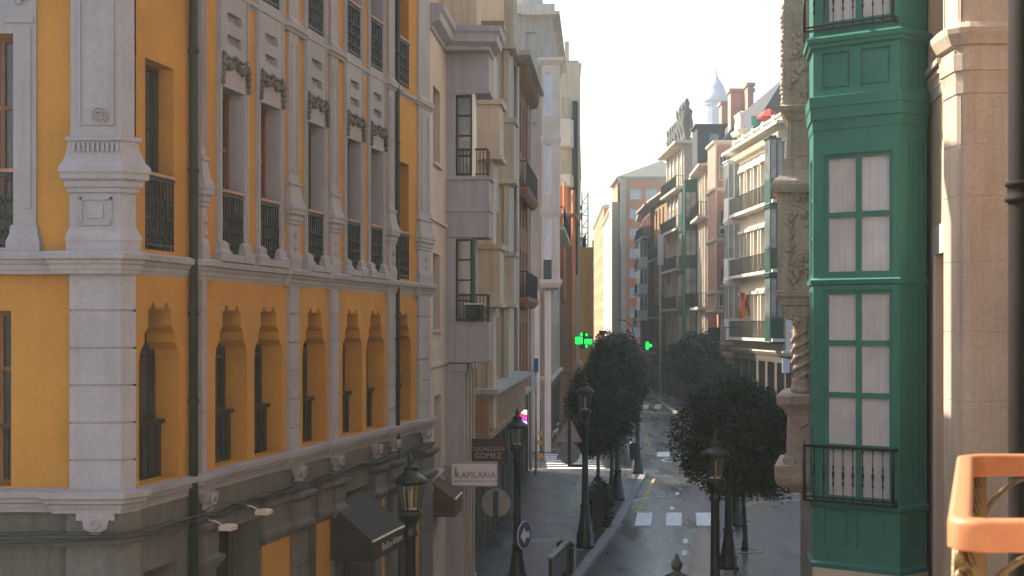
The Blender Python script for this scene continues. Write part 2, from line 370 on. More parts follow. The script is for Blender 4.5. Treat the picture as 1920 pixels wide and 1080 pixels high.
# windows
def tallwin(F, c0, c1, z0, z1, wood, bal=True, solid=False, rz=.85):
    window(YB, F, c0, c1, z0, z1, -.37 if solid and F is FY else -.25, wood, 'glass', 2, 3, .06)
    m = MB()
    if solid:
        m.box(F, c0+.02, c1-.02, -.27, -.24, z0, z0+.66); m.box(F, c0+.0, c1-.0, -.30, -.19, z0+.66, z0+.71)
        for k in range(1, 6): m.box(F, c0+(c1-c0)*k/6-.012, c0+(c1-c0)*k/6+.012, -.239, -.22, z0+.04, z0+.64)
        m.build('balustrade', 'iron', YB)
    else:
        railing(m, F, c0+.02, c1-.02, -.14, -.0, z0, z0+rz, .085, .009, False)
        k = 6
        for i in range(k):
            a = c0+(c1-c0)*(i+.5)/k
            for zz in (z0+.18, z0+.36, z0+.54): m.lathe(F.p(a, .0, zz), [(.005,-.05),(.035,0),(.005,.05)], 4)
        m.box(F, c0+.04, c1-.04, -.015, -.008, z0+.08, z0+.62)
        o = m.build('balustrade', 'iron', YB)
        h = MB(); h.box(F, c0-.0, c1+.0, -.03, .05, z0+rz+.024, z0+rz+.064); h.build('handrail', 'rail', o)
for i, c in enumerate(cen):
    tallwin(FY, c-HW, c+HW, ZM+.05, 9.62, 'rustwood' if i in (1, 2) else 'darkwood')
    tallwin(FY, c-HW, c+HW, 11.08, 13.32, 'darkwood')
    if 0 < i < 6: window(YB, FY, c-HW, c+HW, 14.6, 16.6, -.25, 'darkwood', 'glass', 2, 3, .06)
    tallwin(FY, c-.56, c+.56, ZC+.06, 6.74, 'darkwood', solid=True)
tallwin(FF, wl0, wl1, ZM+.05, 9.83, 'rustwood'); tallwin(FF, wl0, fs(21), ZC+.06, 6.62, 'rustwood', solid=True)
# pilasters: lower quoined shaft, then pedestal, bell and upper shaft
def quoin(z0, z1, n=6):
    pr = []; h = (z1-z0)/n
    for k in range(n):
        a, b = z0+h*k, z0+h*(k+1); pr += [(a+.012, 0), (b-.012, 0), (b-.012, -.02), (b+.012, -.02)]
    return [(z0, 0)] + pr[:-2] + [(z1, 0)]
def pilaster(poly, big=1.):
    m = MB(); m.loft(poly, quoin(ZC-.05, ZM-.25)); m.build('lower_pilaster', 'stucco', YB)
    m = MB(); e = big
    m.loft(poly, [(ZM, .04*e), (ZM+.10, .04*e), (ZM+.13, .05*e), (ZM+.17, .05*e), (ZM+.24, .015*e), (ZM+.28, 0), (7.96, 0), (7.98, .03*e), (8.02, .03*e), (8.04, .06*e), (8.10, .06*e), (8.13, .11*e), (8.18, .11*e), (8.21, .13*e), (8.27, .12*e), (8.32, .08*e), (8.40, .05*e), (8.52, .02*e), (8.56, .02*e), (8.57, .05*e), (8.61, .05*e), (8.63, -.01), (10.9, -.01), (10.92, .05), (11.0, .06), (11.05, .02), (11.1, -.01), (HB-.1, -.01)])
    m.build('upper_pilaster', 'stucco', YB); return
for (u0, u1) in ((371,388), (537,562), (616,636), (725,742), (781,803)):
    a, b = su(u0), su(u1, .055)
    if u0 == 781: b = FY.L
    pilaster([FY.xy(a,-.05), FY.xy(a,.055), FY.xy(b,.055), FY.xy(b,-.05)], .62)
    c = (a+b)/2; w = (b-a)/2
    for e0, e1 in ((c-w*.62, c-w*.5), (c+w*.5, c+w*.62)): m = MB(); m.box(FY, e0, e1, .04, .065, 8.75, 10.7); m.build('pilaster_fillet', 'stucco', YB)
    m = MB()
    for zz in (7.62, 7.8): m.blob(FY.p(c, .06, zz), (.05, .03, .05))
    m.build('pilaster_rosette', 'stucco', YB)
q_ = FY.xy(su(255,.02), .02)
CP = [(-4.6,17.3), (-5.08,17.3), (-5.08,16.33), (-4.49,16.33), q_, FY.xy(su(256), -.15)]
CP = [tuple(q) for q in CP]
pilaster(CP, .8)
FC = Fr((-5.08,16.33), (-4.47,16.33), (0,-1)); m = MB()
for a, b, c, d in ((.10,.13,8.75,13), (.48,.51,8.75,13), (.13,.48,8.75,8.77), (.12,.15,7.62,7.92), (.46,.49,7.62,7.92), (.12,.49,7.89,7.92), (.12,.49,7.60,7.63), (.22,.39,7.68,7.84)): m.box(FC, a, b, -.01, .022, c, d)
m.lathe(FC.p(.34, .01, 8.86), [(.001,0)], 3)
for r in (.05, .09): m.tube([FC.p(.34+r*math.cos(t*.52), .015, 8.86+r*math.sin(t*.52)) for t in range(13)], .012, 5)
for k in range(10): m.box(FC, .05+.055*k, .08+.055*k, .0, .06, 8.44, 8.54)
m.build('corner_relief', 'stucco', YB)
# cornices broken out over every pilaster
def brk_path(p=0.0):
    pts = [(-9.5, 16.46), (-5.16, 16.46), (-5.16, 16.33), (-4.52, 16.33), tuple(FY.xy(.0, -.05)), tuple(FY.xy(.1, -.09))]
    for (u0, u1) in ((368,391), (534,565), (613,639), (722,745)):
        a, b = su(u0), su(u1); pts += [tuple(FY.xy(a, -.09)), tuple(FY.xy(a+.03, -.03)), tuple(FY.xy(b-.03, -.03)), tuple(FY.xy(b, -.09))]
    a = su(778); pts += [tuple(FY.xy(a, -.09)), tuple(FY.xy(a+.03, -.03)), tuple(FY.xy(FY.L+.1, -.03))]
    return pts
P0 = brk_path()
def cornice(prof, name='cornice', mt='stucco', par=None):
    m = MB(); m.sweep(P0, prof); return m.build(name, mt, par or YB)
cornice([(-.3,7.04),(.09,7.04),(.10,7.08),(.11,7.09),(.12,7.14),(.14,7.16),(.15,7.20),(.19,7.21),(.20,7.27),(.15,7.30),(-.3,7.31)], 'storey_cornice')
cornice([(-.3,4.30),(.09,4.30),(.10,4.34),(.11,4.35),(.13,4.40),(.17,4.42),(.16,4.47),(.22,4.48),(.23,4.55),(-.3,4.58)], 'lower_cornice')
cornice([(-.3,3.92),(.09,3.92),(.10,3.95),(.13,3.96),(.15,4.02),(.17,4.04),(-.3,4.06)], 'frieze_moulding', 'stucco2')
cornice([(-.3,10.86),(.09,10.86),(.11,10.90),(.14,10.92),(.14,10.98),(-.3,11.0)], 'upper_string_course')
# ground storey
m = MB(); gh = []
op = [(su(395), su(487), 3.72), (su(640), su(690), 3.62), (su(268), su(330), 3.55), (su(748), su(778), 3.5), (su(575), su(592), 3.3)]
for a, b, z in op: gh.append((rect(a, b, .05, z), .5, False))
wall_holes(m, FY, .02, FY.L, 0, ZC-.1, gh); wall_holes(m, FF, 0, FF.L, 0, ZC-.1, [(rect(1, 2.6, .05, 3.2), .4, False)])
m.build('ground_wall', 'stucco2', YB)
for a, b, z in op: window(YB, FY, a, b, .05, z, -.45, 'shop', 'shopdark', 2, 2, .08)
for (u0, u1, uy0, uy1) in ((371,392,348,371), (540,567,490,540), (617,633,592,617), (693,706,706,718), (727,741,722,727), (783,803,775,783)):
    a, b = su(u0), su(u1); m = MB()
    poly = [FY.xy(a,-.05), FY.xy(a,.10), FY.xy(b,.10), FY.xy(b,-.05)]
    m.loft(poly, quoin(.3, 3.3, 6)+[(3.31,.03),(3.36,.05),(3.40,.09),(3.46,.10),(3.48,.04),(3.52,.02),(3.62,.03),(3.78,.02),(3.82,.07),(3.86,.12),(3.92,.13)])
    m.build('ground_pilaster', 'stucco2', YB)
    a2, b2 = su(uy0), su(uy1)
    if a2 > 1.9 and uy0 not in (722,):
        m = MB(); m.box(FY, a2, b2, .002, .03, .3, 3.3); m.build('ochre_panel', 'yellow', YB)
        m = MB(); m.loft([FY.xy(a2,-.05), FY.xy(a2,.05), FY.xy(b2,.05), FY.xy(b2,-.05)], [(3.31,.0),(3.36,.03),(3.42,.05),(3.48,.05),(3.5,.0),(3.8,.0),(3.84,.05),(3.92,.07)]); m.build('capital', 'stucco2', YB)
    # console bracket in the frieze
    m = MB(); c = (a+b)/2
    m.loft([FY.xy(c-.13,0), FY.xy(c-.13,.12), FY.xy(c+.13,.12), FY.xy(c+.13,0)], [(4.04,-.05),(4.08,-.02),(4.14,-.03),(4.2,0),(4.26,.02),(4.30,.03)])
    m.tube([FY.p(c+.10*math.cos(t*.6)*(1-t*.05), .15, 4.2+.08*math.sin(t*.6)*(1-t*.05)) for t in range(14)], .018, 5)
    m.build('console', 'stucco', YB)
m = MB()   # carved pendant at the front corner, and the folded panel below it
pts = [(.10,4.30),(.10,4.22),(.17,4.22),(.19,4.12),(.24,4.10),(.32,4.02),(.40,4.10),(.45,4.12),(.47,4.22),(.54,4.22),(.54,4.30)]
b = len(m.v); k = len(pts); m.v += [FC.p(x, .09, z) for x, z in pts]+[FC.p(x, -.03, z) for x, z in pts]
m.face(list(range(b, b+k)))
for i in range(k): j = (i+1) % k; m.face((b+i, b+j, b+k+j, b+k+i))
m.tube([FC.p(.32+.05*math.cos(t*.52), .10, 4.18+.05*math.sin(t*.52)) for t in range(13)], .014, 5)
m.build('corner_pendant', 'stucco', YB)
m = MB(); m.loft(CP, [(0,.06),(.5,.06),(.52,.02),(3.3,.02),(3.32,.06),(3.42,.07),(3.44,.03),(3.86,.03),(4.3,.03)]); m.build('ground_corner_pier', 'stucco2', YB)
m = MB(); fa, fb = fs(27), fs(70); e_ = wl0
wall_holes(m, FF, 0, fb, ZM, HB-.1, [(rect(e_, fa, ZM+.05, 9.83), .04, False)], .04)
m.box(FF, fb-.13, fb-.06, .041, .06, ZM+.5, 9.9); m.box(FF, fb-.36, fb-.03, .041, .06, 9.95, 10.02); m.box(FF, fb-.03, fb, .0, .039, ZM, HB-.1)
m.loft([FF.xy(fa+.0,.0), FF.xy(fa+.0,.06), FF.xy(fb,.06), FF.xy(fb,.0)], [(ZM,.06),(ZM+.12,.06),(ZM+.2,.03),(ZM+.3,.02),(ZM+.34,-.03)])
m.lathe(FF.p(fb-.16,.05,10.35), [(.001,0)], 3)
for k in range(9): m.blob(FF.p(fb-.2+.09*math.sin(k), .06, 10.2+.05*k), (.05,.03,.05))
m.build('window_surround', 'stucco', YB)
# down pipes
for (u, r) in ((363, .055), (745, .05)):
    a = su(u); m = MB()
    a = FY.su(u, .07); m.tube([FY.p(a, .07, 0.1), FY.p(a, .07, HB)], r, 8)
    for z in (5.5, 6.6, 8.4, 9.9, 11.6): m.lathe(FY.p(a, .07, z), [(r*1.25,-.03),(r*1.25,.03)], 8)
    m.build('downpipe', 'pipe', YB)
# cables pinned along the frieze
m = MB()
for k, (dz, r) in enumerate(((0,.014),(.05,.010),(-.04,.012),(.09,.007))):
    pts = [(-9.5, 16.1, 4.06+dz), (-7.5, 16.08, 4.0+dz*.6), (-5.3, 16.02, 4.04+dz), (-4.46, 16.1, 4.05+dz*.5)]
    for j in range(26):
        s_ = .1+j*.5; pts.append(FY.p(s_, .13+.02*math.sin(j+k), 4.04+dz*(1.2*math.sin(j*1.3+k))+.03*math.sin(j*.9+k)))
    m.tube(pts, r, 5)
tag(m.build('cable_bundle', 'cable'), 'black cables sagging along the frieze of the ochre building', 'cable')
# flood lights under the frieze
for u, v, lb in ((425, 990, 'small pale floodlight over the wide dark shop opening, lower of two'), (492, 961, 'small pale floodlight beside the grey capital, higher of two')):
    s_ = su(u, .35); z = FY.zv(s_, v, .35); m = MB()
    m.loft([FY.xy(s_-.10,.28), FY.xy(s_-.10,.46), FY.xy(s_+.10,.46), FY.xy(s_+.10,.28)], [(z-.03,-.02),(z-.02,0),(z+.03,0),(z+.05,-.03)])
    m.tube([FY.p(s_, .05, z+.1), FY.p(s_, .2, z+.08), FY.p(s_, .3, z+.03)], .014, 5)
    tag(m.build('floodlight', 'light'), lb, 'floodlight', 'floodlights on the ochre building')
# awnings
def awning(F, s0, s1, pr, zt, zo, val, mt, label, mt_trim=True, side=True):
    r = empty('awning', F.p(s0, 0, zo), label, 'awning')
    m = MB()
    m.poly([F.p(s0, .02, zt), F.p(s1, .02, zt), F.p(s1, pr, zo), F.p(s0, pr, zo)])
    m.poly([F.p(s0, .02, zt-.02), F.p(s1, .02, zt-.02), F.p(s1, pr, zo-.02), F.p(s0, pr, zo-.02)])
    m.poly([F.p(s0, .02, zt), F.p(s0, pr, zo), F.p(s0, pr, zo-val), F.p(s0, .02, zo-val)]); m.poly([F.p(s1, .02, zt), F.p(s1, pr, zo), F.p(s1, pr, zo-val), F.p(s1, .02, zo-val)])
    m.build('canopy', mt, r)
    m = MB(); m.box(F, s0, s1, pr+.002, pr+.012, zo-val, zo-.02); m.build('valance', mt, r)
    m = MB(); m.box(F, s0, s1, pr-.0, pr+.03, zo-.018, zo+.008); m.build('piping', 'trimwhite', r)
    return r
r = awning(FY, 6.85, 8.75, .74, 3.55, 2.95, .34, 'awning', 'black shop awning with white piping and faint grey lettering on its valance')
FA = FY
text('Bellos', FA, 7.62, .765, 2.77, .19, 'greytext', parent=r, squash=1.35); text('de Lunares', FA, 8.25, .765, 2.78, .17, 'greytext', parent=r, squash=.75)
# ================================================================== left row beyond the corner building
def body(parent, F, depth, H, mt='palestone', n=0, z0=0, name='body_wall', s0=0, s1=None):
    m = MB(); m.box(F, s0, F.L if s1 is None else s1, -depth, n-.36, z0, H); return m.build(name, mt, parent)
# ---- pink and lilac building
LB = empty('rendered_building', (-1.73, 29.4, 0), 'pink rendered building with lilac stacked balconies under a deep cornice', 'building')
FL = Fr((-1.72, 29.42), (XL(38.4), 38.4), (1,0)); sl = FL.su
m = MB(); hs = []
WN = [(sl(812), sl(825), FL.zv(sl(818),307), FL.zv(sl(818),166)), (sl(812), sl(825), FL.zv(sl(818),617), FL.zv(sl(818),476)), (sl(814), sl(827), FL.zv(sl(820),884), FL.zv(sl(820),741))]
for a, b, c, d in WN: hs.append((rect(a, b, c, d), .3, False))
wall_holes(m, FL, 0, sl(836), 0, 12.9, hs); m.build('wall', 'pink', LB)
m = MB(); hs = []
for k in range(3):
    for z0, z1 in ((.1, 3.3), (6.3, 8.6), (9.9, 11.6)): hs.append((rect(3.7+k*1.8, 4.9+k*1.8, z0, z1), .3, False))
wall_holes(m, FL, sl(836), FL.L, 0, 12.9, hs); m.build('lilac_wall', 'lilac', LB)
body(LB, FL, 6, 12.9, 'pink')
for a, b, c, d in WN:
    window(LB, FL, a, b, c, d, -.2, 'darkgreen', 'glass', 1, 3, .05)
    m = MB(); m.box(FL, a-.05, b+.05, -.0, .07, c-.07, c); m.build('sill', 'pink', LB)
for k in range(3):
    for z0, z1 in ((.1, 3.3), (6.3, 8.6), (9.9, 11.6)): window(LB, FL, 3.7+k*1.8, 4.9+k*1.8, z0, z1, -.25, 'darkwood', 'glass')
s0 = sl(836); YB_ = FL.xy(s0).y; PB = .98
def zb(v): return FL.zv(s0, v, .4)
sE = s0+.85
for (v0, v1, pj) in ((446,331,PB), (680,604,PB), (176,96,PB)):
    m = MB(); c0, c1 = zb(v0), zb(v1)
    m.loft([FL.xy(s0,0), FL.xy(s0,pj), FL.xy(sE,pj), FL.xy(sE,0)], [(c0,-.03),(c0+.02,0),(c0+(c1-c0)*.42,0),(c0+(c1-c0)*.42+.01,.03),(c0+(c1-c0)*.5,.03),(c0+(c1-c0)*.5+.01,0),(c1-.08,0),(c1-.07,.05),(c1,.05)] if v1 == 331 else [(c0,0),(c0+.01,.03),(c0+.08,.03),(c0+.09,0),(c1,0)])
    m.build('balcony_parapet', 'lilac', LB)
FS = Fr(FL.xy(s0), FL.xy(s0, 2), (0,-1))        # short side of the bay, facing the viewer
for (v0, v1) in ((331,176), (604,446)):
    c0, c1 = zb(v0), zb(v1); m = MB()
    wall_holes(m, FS, 0, .64, c0, c1, [(rect(.22, .60, c0+.02, c1-.02), .15, False)], .0)
    m.loft([FL.xy(s0+.36,0), FL.xy(s0+.36,.64), FL.xy(sE,.64), FL.xy(sE,0)], [(c0,0),(c1,0)])
    m.build('bay_wall', 'lilac', LB)
    window(LB, FS, .22, .60, c0+.02, c1-.02, -.12, 'iron', 'curtain2', 1, 4, .05)
    m = MB(); m.box(FS, .60, .66, -.3, .01, c0, c1); m.build('corner_post', 'trimwhite' if v1==176 else 'darkgreen', LB)
    m = MB(); q = FL.xy(s0,.0)
    FR_ = Fr(FL.xy(s0+.05), FL.xy(s0+.05, 2), (0,-1)); railing(m, FR_, .24, .93, -.6, .0, c0+.0, c0+.62, .07, .009, False); m.build('railing', 'iron', LB)
m = MB()
m.sweep([tuple(FL.xy(0,0)), tuple(FL.xy(s0-.45,.0)), tuple(FL.xy(s0-.35,PB-.0)), tuple(FL.xy(sE,PB))], [(-.9,12.62),(.04,12.62),(.06,12.7),(.22,12.78),(.24,12.95),(.30,13.0),(.32,13.12),(-.9,13.14)], 0, 1)
m.build('cornice', 'lilac', LB)
m = MB(); m.loft([FL.xy(0,-.1), FL.xy(s0-.4,-.1), FL.xy(s0-.2,.72), FL.xy(sE,.72), FL.xy(sE,-5.9), FL.xy(0,-5.9)], [(13.1,0),(14.02,0),(14.03,.05),(14.1,.05),(14.12,0)]); m.build('parapet', 'greystone', LB)
for z in (FL.zv(.5,408), FL.zv(.5,683), 3.05): 
    m = MB(); m.box(FL, 0.01, s0, .001, .05, z-.06, z+.03); m.build('string_course', 'pink', LB)
for k in range(4):
    m = MB(); a = s0-.0+k*.75; m.loft([FL.xy(a,0), FL.xy(a,.42), FL.xy(a+.22,.42), FL.xy(a+.22,0)], [(0,.04),(.4,.04),(.42,0),(zb(682)-.2,0),(zb(682)-.18,.04),(zb(682),.05)]); m.build('pilaster', 'lilac' if k == 0 else 'greystone', LB)
tag(awning(Fr(FL.A, FL.A+FL.d*9, (1,0)), .35, 1.6, .5, 3.15, 2.82, .38, 'awning2', 'small brown awning with pale piping where the pink wall begins'))
# air conditioner
c = zb(604); o = MB(); q0 = W(872, 600, 32.2); FK = Fr((q0[0], 32.15), (q0[0]+1, 32.15), (0,-1))
o.box(FK, 0, .42, -.25, 0, c+.02, c+.40); rr = empty('air_conditioner', (q0[0], 32.15, c), 'grey air conditioner box on the lower lilac balcony', 'air conditioner')
bb = o.build('casing', 'pipe', rr); m = MB()
m.tube([FK.p(.2+.14*math.cos(t*.42), .01, c+.2+.14*math.sin(t*.42)) for t in range(16)], .012, 4); m.build('fan_guard', 'iron', rr)
m = MB(); m.box(FK, 0-.01, .43, -.27, .02, c+.402, c+.42); m.build('lid', 'trimwhite', rr)
# ---- beige building with projecting blank bays
BB = empty('beige_building', (XL(38.4), 38.5, 0), 'beige rendered building with boxy blank bays and narrow piers', 'building')
FB = Fr((XL(38.5), 38.5), (XL(53.4), 53.4), (1,0))
m = MB(); hs = [(rect(1.9+k*1.75, 2.9+k*1.75, z0, z0+1.9), .3, False) for k in range(7) for z0 in (4.8, 8.2, 11.6, 15.) if not (k == 0 and False)]
wall_holes(m, FB, 0, FB.L, 3.4, 21, hs); m.build('wall', 'beige', BB); body(BB, FB, 6.5, 21, 'beige')
for h in hs: window(BB, FB, h[0][0][0], h[0][1][0], h[0][0][1], h[0][2][1], -.2, 'darkwood', 'glass', 2, 2, .06, True)
def bay(parent, F, sa, sb, pj, z0, z1, mt, ledge='greystone', pan=None):
    m = MB(); m.loft([F.xy(sa,0), F.xy(sa,pj), F.xy(sb,pj), F.xy(sb,0)], [(z0,0),(z0+.02,.06),(z0+.14,.06),(z0+.15,0),(z1-.15,0),(z1-.14,.07),(z1,.09)]); return m.build('bay', mt, parent)
def zB(F, s, v, n): return F.zv(s, v, n)
for (sa, sb, pj, pan, pier) in ((.3, 1.7, .0, ((300,186),(577,457)), (893,937)), (8.2, 9.5, .0, ((345,222),(577,472)), (940,964))):
    Y0 = FB.xy(sa).y; xo = (pier[1]-960)/FPX*Y0; pj = xo-FB.xy(sa).x
    xi = (pier[1]-9-960)/FPX*Y0-FB.xy(sa).x
    # slimmer shaft between panels
    m = MB(); m.loft([FB.xy(sa+.25,0), FB.xy(sa+.25,xi*.9), FB.xy(sb-.25,xi*.9), FB.xy(sb-.25,0)], [(3.6,0),(20.9,0)]); m.build('bay_shaft', 'beige', BB)
    for dx in (.0, .32):
        m = MB(); a = sa+.18; m.box(Fr(FB.xy(a), FB.xy(a,2), (0,-1)), max(.05, xi*.9-.16-dx), xi*.9-dx, -.05, .03, 3.7, 20.9); m.build('pier', 'beige', BB)
    for (va, vb) in pan:
        bay(BB, FB, sa, sb, pj, zB(FB, sa, va, pj), zB(FB, sa, vb, pj), 'beige')
        g = Fr(FB.xy(sa+.26), FB.xy(sa+.26,2), (0,-1)); z1 = zB(FB, sa, vb, pj)
        if sa < 1: 
            m = MB(); railing(m, g, .1, xi*.9+.2, -.3, .1, z1, z1+.0+.8, .08, .009, False); 
    z0 = zB(FB, sa, (42 if sa < 1 else 92), pj)
    bay(BB, FB, sa, sb, pj, z0+.0, 20.95, 'beige')
    for vv in ((45, 8) if sa < 1 else (95, 10)):
        pass
m = MB(); m.sweep([tuple(FB.xy(-.1,.0)), tuple(FB.xy(-.1,.55)), tuple(FB.xy(FB.L,.55))], [(-.5,4.45),(.0,4.45),(.12,4.6),(.12,4.72),(-.5,4.74)]); m.build('ledge', 'greystone', BB)
m = MB(); m.sweep([tuple(FB.xy(-.1,.0)), tuple(FB.xy(-.1,.42)), tuple(FB.xy(FB.L,.42))], [(-.5,3.3),(.0,3.3),(.05,3.35),(.05,3.5),(.0,3.52),(.0,4.5),(-.5,4.5)]); m.build('frieze', 'brown', BB)
m = MB(); hs = [(rect(.5+k*1.8, 1.9+k*1.8, .1, 2.9), .3, False) for k in range(8)]
wall_holes(m, FB, 0, FB.L, 0, 3.3, hs); m.build('ground_wall', 'shop', BB)
for h in hs: window(BB, FB, h[0][0][0], h[0][1][0], h[0][0][1], h[0][2][1], -.25, 'shop', 'shopdark', 2, 1, .08, True)
m = MB()
for k in range(9): m.box(FB, .18+k*1.8, .36+k*1.8, .0, .12, 0, 3.28)
m.build('shop_pilasters', 'stucco2', BB)
# the wall of the beige house above the lilac roof
m = MB(); FT = Fr((W(826,0,36)[0]-3, 38.2), (W(941,0,38.2)[0], 38.2), (0,-1)); m.box(FT, 0, FT.L, -2.5, 0, 14.7, 20.9); m.box(FT, 0, FT.L+.06, -2.5, .06, 14.62, 14.72)
m.build('upper_volume', 'beige', BB)
m = MB(); m.box(FT, FT.L-.95, FT.L-.62, .001, .012, 14.9, 20); m.build('painted_strip', 'cream', BB)
# ---- generic street house
def house(name, label, A, B, out, depth, H, mt, rows, cols, ww=1.0, win='darkwood', glass='glass', cor=.5, cmt=None, z00=4.2, wh=2.0, shop='shop', roof=None, sidewin=None, balc=(), margin=.6, mir=(), group=None, ends='A', cat='building', pil=False, rh=2.5, smt=None):
    F = Fr(A, B, out); P = empty(name, (A[0], A[1], 0), label, cat, group)
    hs = []; step = (F.L-2*margin)/cols; rs = (H-z00-.6)/rows
    for r_ in range(rows):
        for c_ in range(cols):
            s_ = margin+step*(c_+.5); z_ = z00+rs*r_+.35
            if (r_, c_) in mir: continue
            hs.append((rect(s_-ww/2, s_+ww/2, z_, z_+min(wh, rs-.6)), .25, False))
    m = MB(); wall_holes(m, F, 0, F.L, z00-.6, H, hs); m.build('wall', mt, P)
    m = MB(); m.box(F, .0, F.L, -depth, -.36, 0, H); 
    m.box(F, .0, .02, -.36, -.001, z00-.6, H); m.box(F, F.L-.02, F.L, -.36, -.001, z00-.6, H); m.build('side_wall', smt or mt, P)
    for h in hs: window(P, F, h[0][0][0], h[0][1][0], h[0][0][1], h[0][2][1], -.16, win, glass, 2, 2, .07, True)
    k = max(2, int(F.L/2.4)); st = F.L/k; m = MB()
    hs2 = [(rect(st*i+.3, st*(i+1)-.3, .1, z00-1.1), .35, False) for i in range(k)]
    wall_holes(m, F, 0, F.L, 0, z00-.6, hs2); m.build('ground_wall', shop, P)
    for h in hs2: window(P, F, h[0][0][0], h[0][1][0], h[0][0][1], h[0][2][1], -.3, 'shop', 'shopdark', 2, 1, .07, True)
    c = cmt or mt; pc = [(-.2,H-.3),(.0,H-.3),(.06,H-.22),(cor*.5,H-.15),(cor,H-.08),(cor,H+.1),(-.2,H+.12)]
    if cor > 0:
        sd = 1 if ((F.B if hasattr(F,'B') else F.d) and F.d.x*F.n.y-F.d.y*F.n.x < 0) else -1
        m = MB(); m.sweep([tuple(F.xy(0,-1.5)), tuple(F.xy(0,0)), tuple(F.xy(F.L,0)), tuple(F.xy(F.L,-1.5))], pc, 0, sd); m.build('cornice', c, P)
        m = MB(); m.sweep([tuple(F.xy(0,-1.5)), tuple(F.xy(0,0)), tuple(F.xy(F.L,0)), tuple(F.xy(F.L,-1.5))], [(-.1,z00-.7),(.04,z00-.7),(.2,z00-.5),(.2,z00-.38),(-.1,z00-.36)], 0, sd); m.build('string_course', c, P)
    if pil:
        for c_ in range(cols+1):
            s_ = min(max(margin+step*c_, .2), F.L-.2); m = MB(); m.box(F, s_-.18, s_+.18, -.02, .14, z00, H-.32); m.build('pilaster', c, P)
    for r_ in balc:
        z_ = z00+rs*r_+.3; m = MB(); m.box(F, margin*.4, F.L-margin*.4, -.0, .7, z_-.18, z_); o = m.build('balcony', c, P)
        m = MB(); railing(m, F, margin*.4+.05, F.L-margin*.4-.05, 0, .64, z_, z_+1.0, .2, .014, False); m.build('railing', 'iron', o)
    for (r_, c_) in mir:
        s_ = margin+step*(c_+.5); z_ = z00+rs*r_; m = MB(); w = step*.42
        m.loft([F.xy(s_-w,0), F.xy(s_-w+.15,.75), F.xy(s_+w-.15,.75), F.xy(s_+w,0)], [(z_,0),(z_+.08,.06),(z_+.16,0),(z_+rs-.14,0),(z_+rs-.1,.08),(z_+rs,.08)])
        o = m.build('mirador', win, P)
        for FF_ in (Fr(F.xy(s_-w+.15,.75), F.xy(s_+w-.15,.75), F.n), Fr(F.xy(s_-w,0), F.xy(s_-w+.15,.75), -F.d), ):
            nn = max(1, round(FF_.L/.5)); 
            for i in range(nn):
                g = MB(); g.box(FF_, FF_.L*i/nn+.05, FF_.L*(i+1)/nn-.05, .004, .012, z_+rs*.38, z_+rs-.25); g.build('pane', 'curtain2', o)
    if roof == 'hip':
        m = MB(); e = [F.p(-.5,.5,H+.1), F.p(F.L+.5,.5,H+.1), F.p(F.L+.5,-depth-.5,H+.1), F.p(-.5,-depth-.5,H+.1)]; t = [F.p(depth*.42,-depth*.5,H+rh), F.p(max(F.L-depth*.42, depth*.42+.1),-depth*.5,H+rh)]
        m.poly([e[0],e[1],t[1],t[0]]); m.poly([e[1],e[2],t[1]]); m.poly([e[2],e[3],t[0],t[1]]); m.poly([e[3],e[0],t[0]]); m.poly(e); m.build('roof', 'tile', P)
    elif roof == 'mansard':
        m = MB(); m.loft([F.xy(0,.1), F.xy(F.L,.1), F.xy(F.L,-depth), F.xy(0,-depth)], [(H+.1,.1),(H+.12,0),(H+rh,-rh*.7),(H+rh+.05,-rh*.7)]); m.build('roof', 'slate', P)
    else:
        m = MB(); m.box(F, .05, F.L-.05, -depth+.05, -.1, H+.13, H+.3); m.build('roof', 'greystone', P)
    return P, F
RB, F = house('brick_building', 'narrow red-brown brick building with a bracketed cornice before the side street', (XL(53.6),53.6), (XL(62),62), (1,0), 6, 16.6, 'redbrown', 4, 4, .9, cor=.65, cmt='beige', balc=(), glass='curtain2')
for z_ in (7.4, 11.6):
    m = MB(); m.loft([F.xy(.4,0), F.xy(.4,.5), F.xy(7.5,.5), F.xy(7.5,0)], [(z_-.25,-.18),(z_-.1,-.05),(z_,0),(z_+.12,0)]); o = m.build('balcony', 'redbrown', RB)
    m = MB(); railing(m, F, .45, 7.4, 0, .44, z_+.1, z_+1.1, .14, .015); m.build('railing', 'iron', o)
for k in range(7):
    m = MB(); m.loft([F.xy(.5+k*1.2,0), F.xy(.5+k*1.2,.5), F.xy(.75+k*1.2,.5), F.xy(.75+k*1.2,0)], [(15.8,-.08),(16.0,-.03),(16.3,0)]); m.build('bracket', 'brown', RB)
m = MB(); m.tube([F.p(.12,.12,.2), F.p(.12,.12,16.2)], .07, 6); m.tube([F.p(8.0,.12,.2), F.p(8.0,.12,16.2)], .07, 6); m.build('downpipe', 'palestone', RB)
# ---- stone building past the side street: the end wall facing the viewer and a corner bay
SB, F = house('stone_building', 'tall pale stone building with arched corner bay beyond the side street', (2.0,73), (XL(89)+.25,89), (1,0), 9, 22.4, 'greystone', 5, 5, 1.1, cor=.45, cmt='palestone', win='whiteframe', glass='curtain2', balc=(2,))
FE = Fr((-5,72.96), (2.0,72.96), (0,-1)); fe = FE.su
m = MB(); wall_holes(m, FE, 0, FE.L, 0, 22.4, [(rect(fe(985), fe(1008), FE.zv(0,v1), FE.zv(0,v0)), .3, False) for v0, v1 in ((230,300),(60,110),(350,430),(690,760))]); m.build('end_wall', 'greystone', SB)
for v0, v1 in ((230,300),(60,110),(350,430),(690,760)): window(SB, FE, fe(985), fe(1008), FE.zv(0,v1), FE.zv(0,v0), -.2, 'whiteframe', 'curtain2', 1, 3, .08, True)
FG = Fr((W(1016,0,72.4)[0], 72.4), (W(1050,0,72.4)[0], 72.4), (0,-1)); gz = lambda v: FG.zv(0, v)
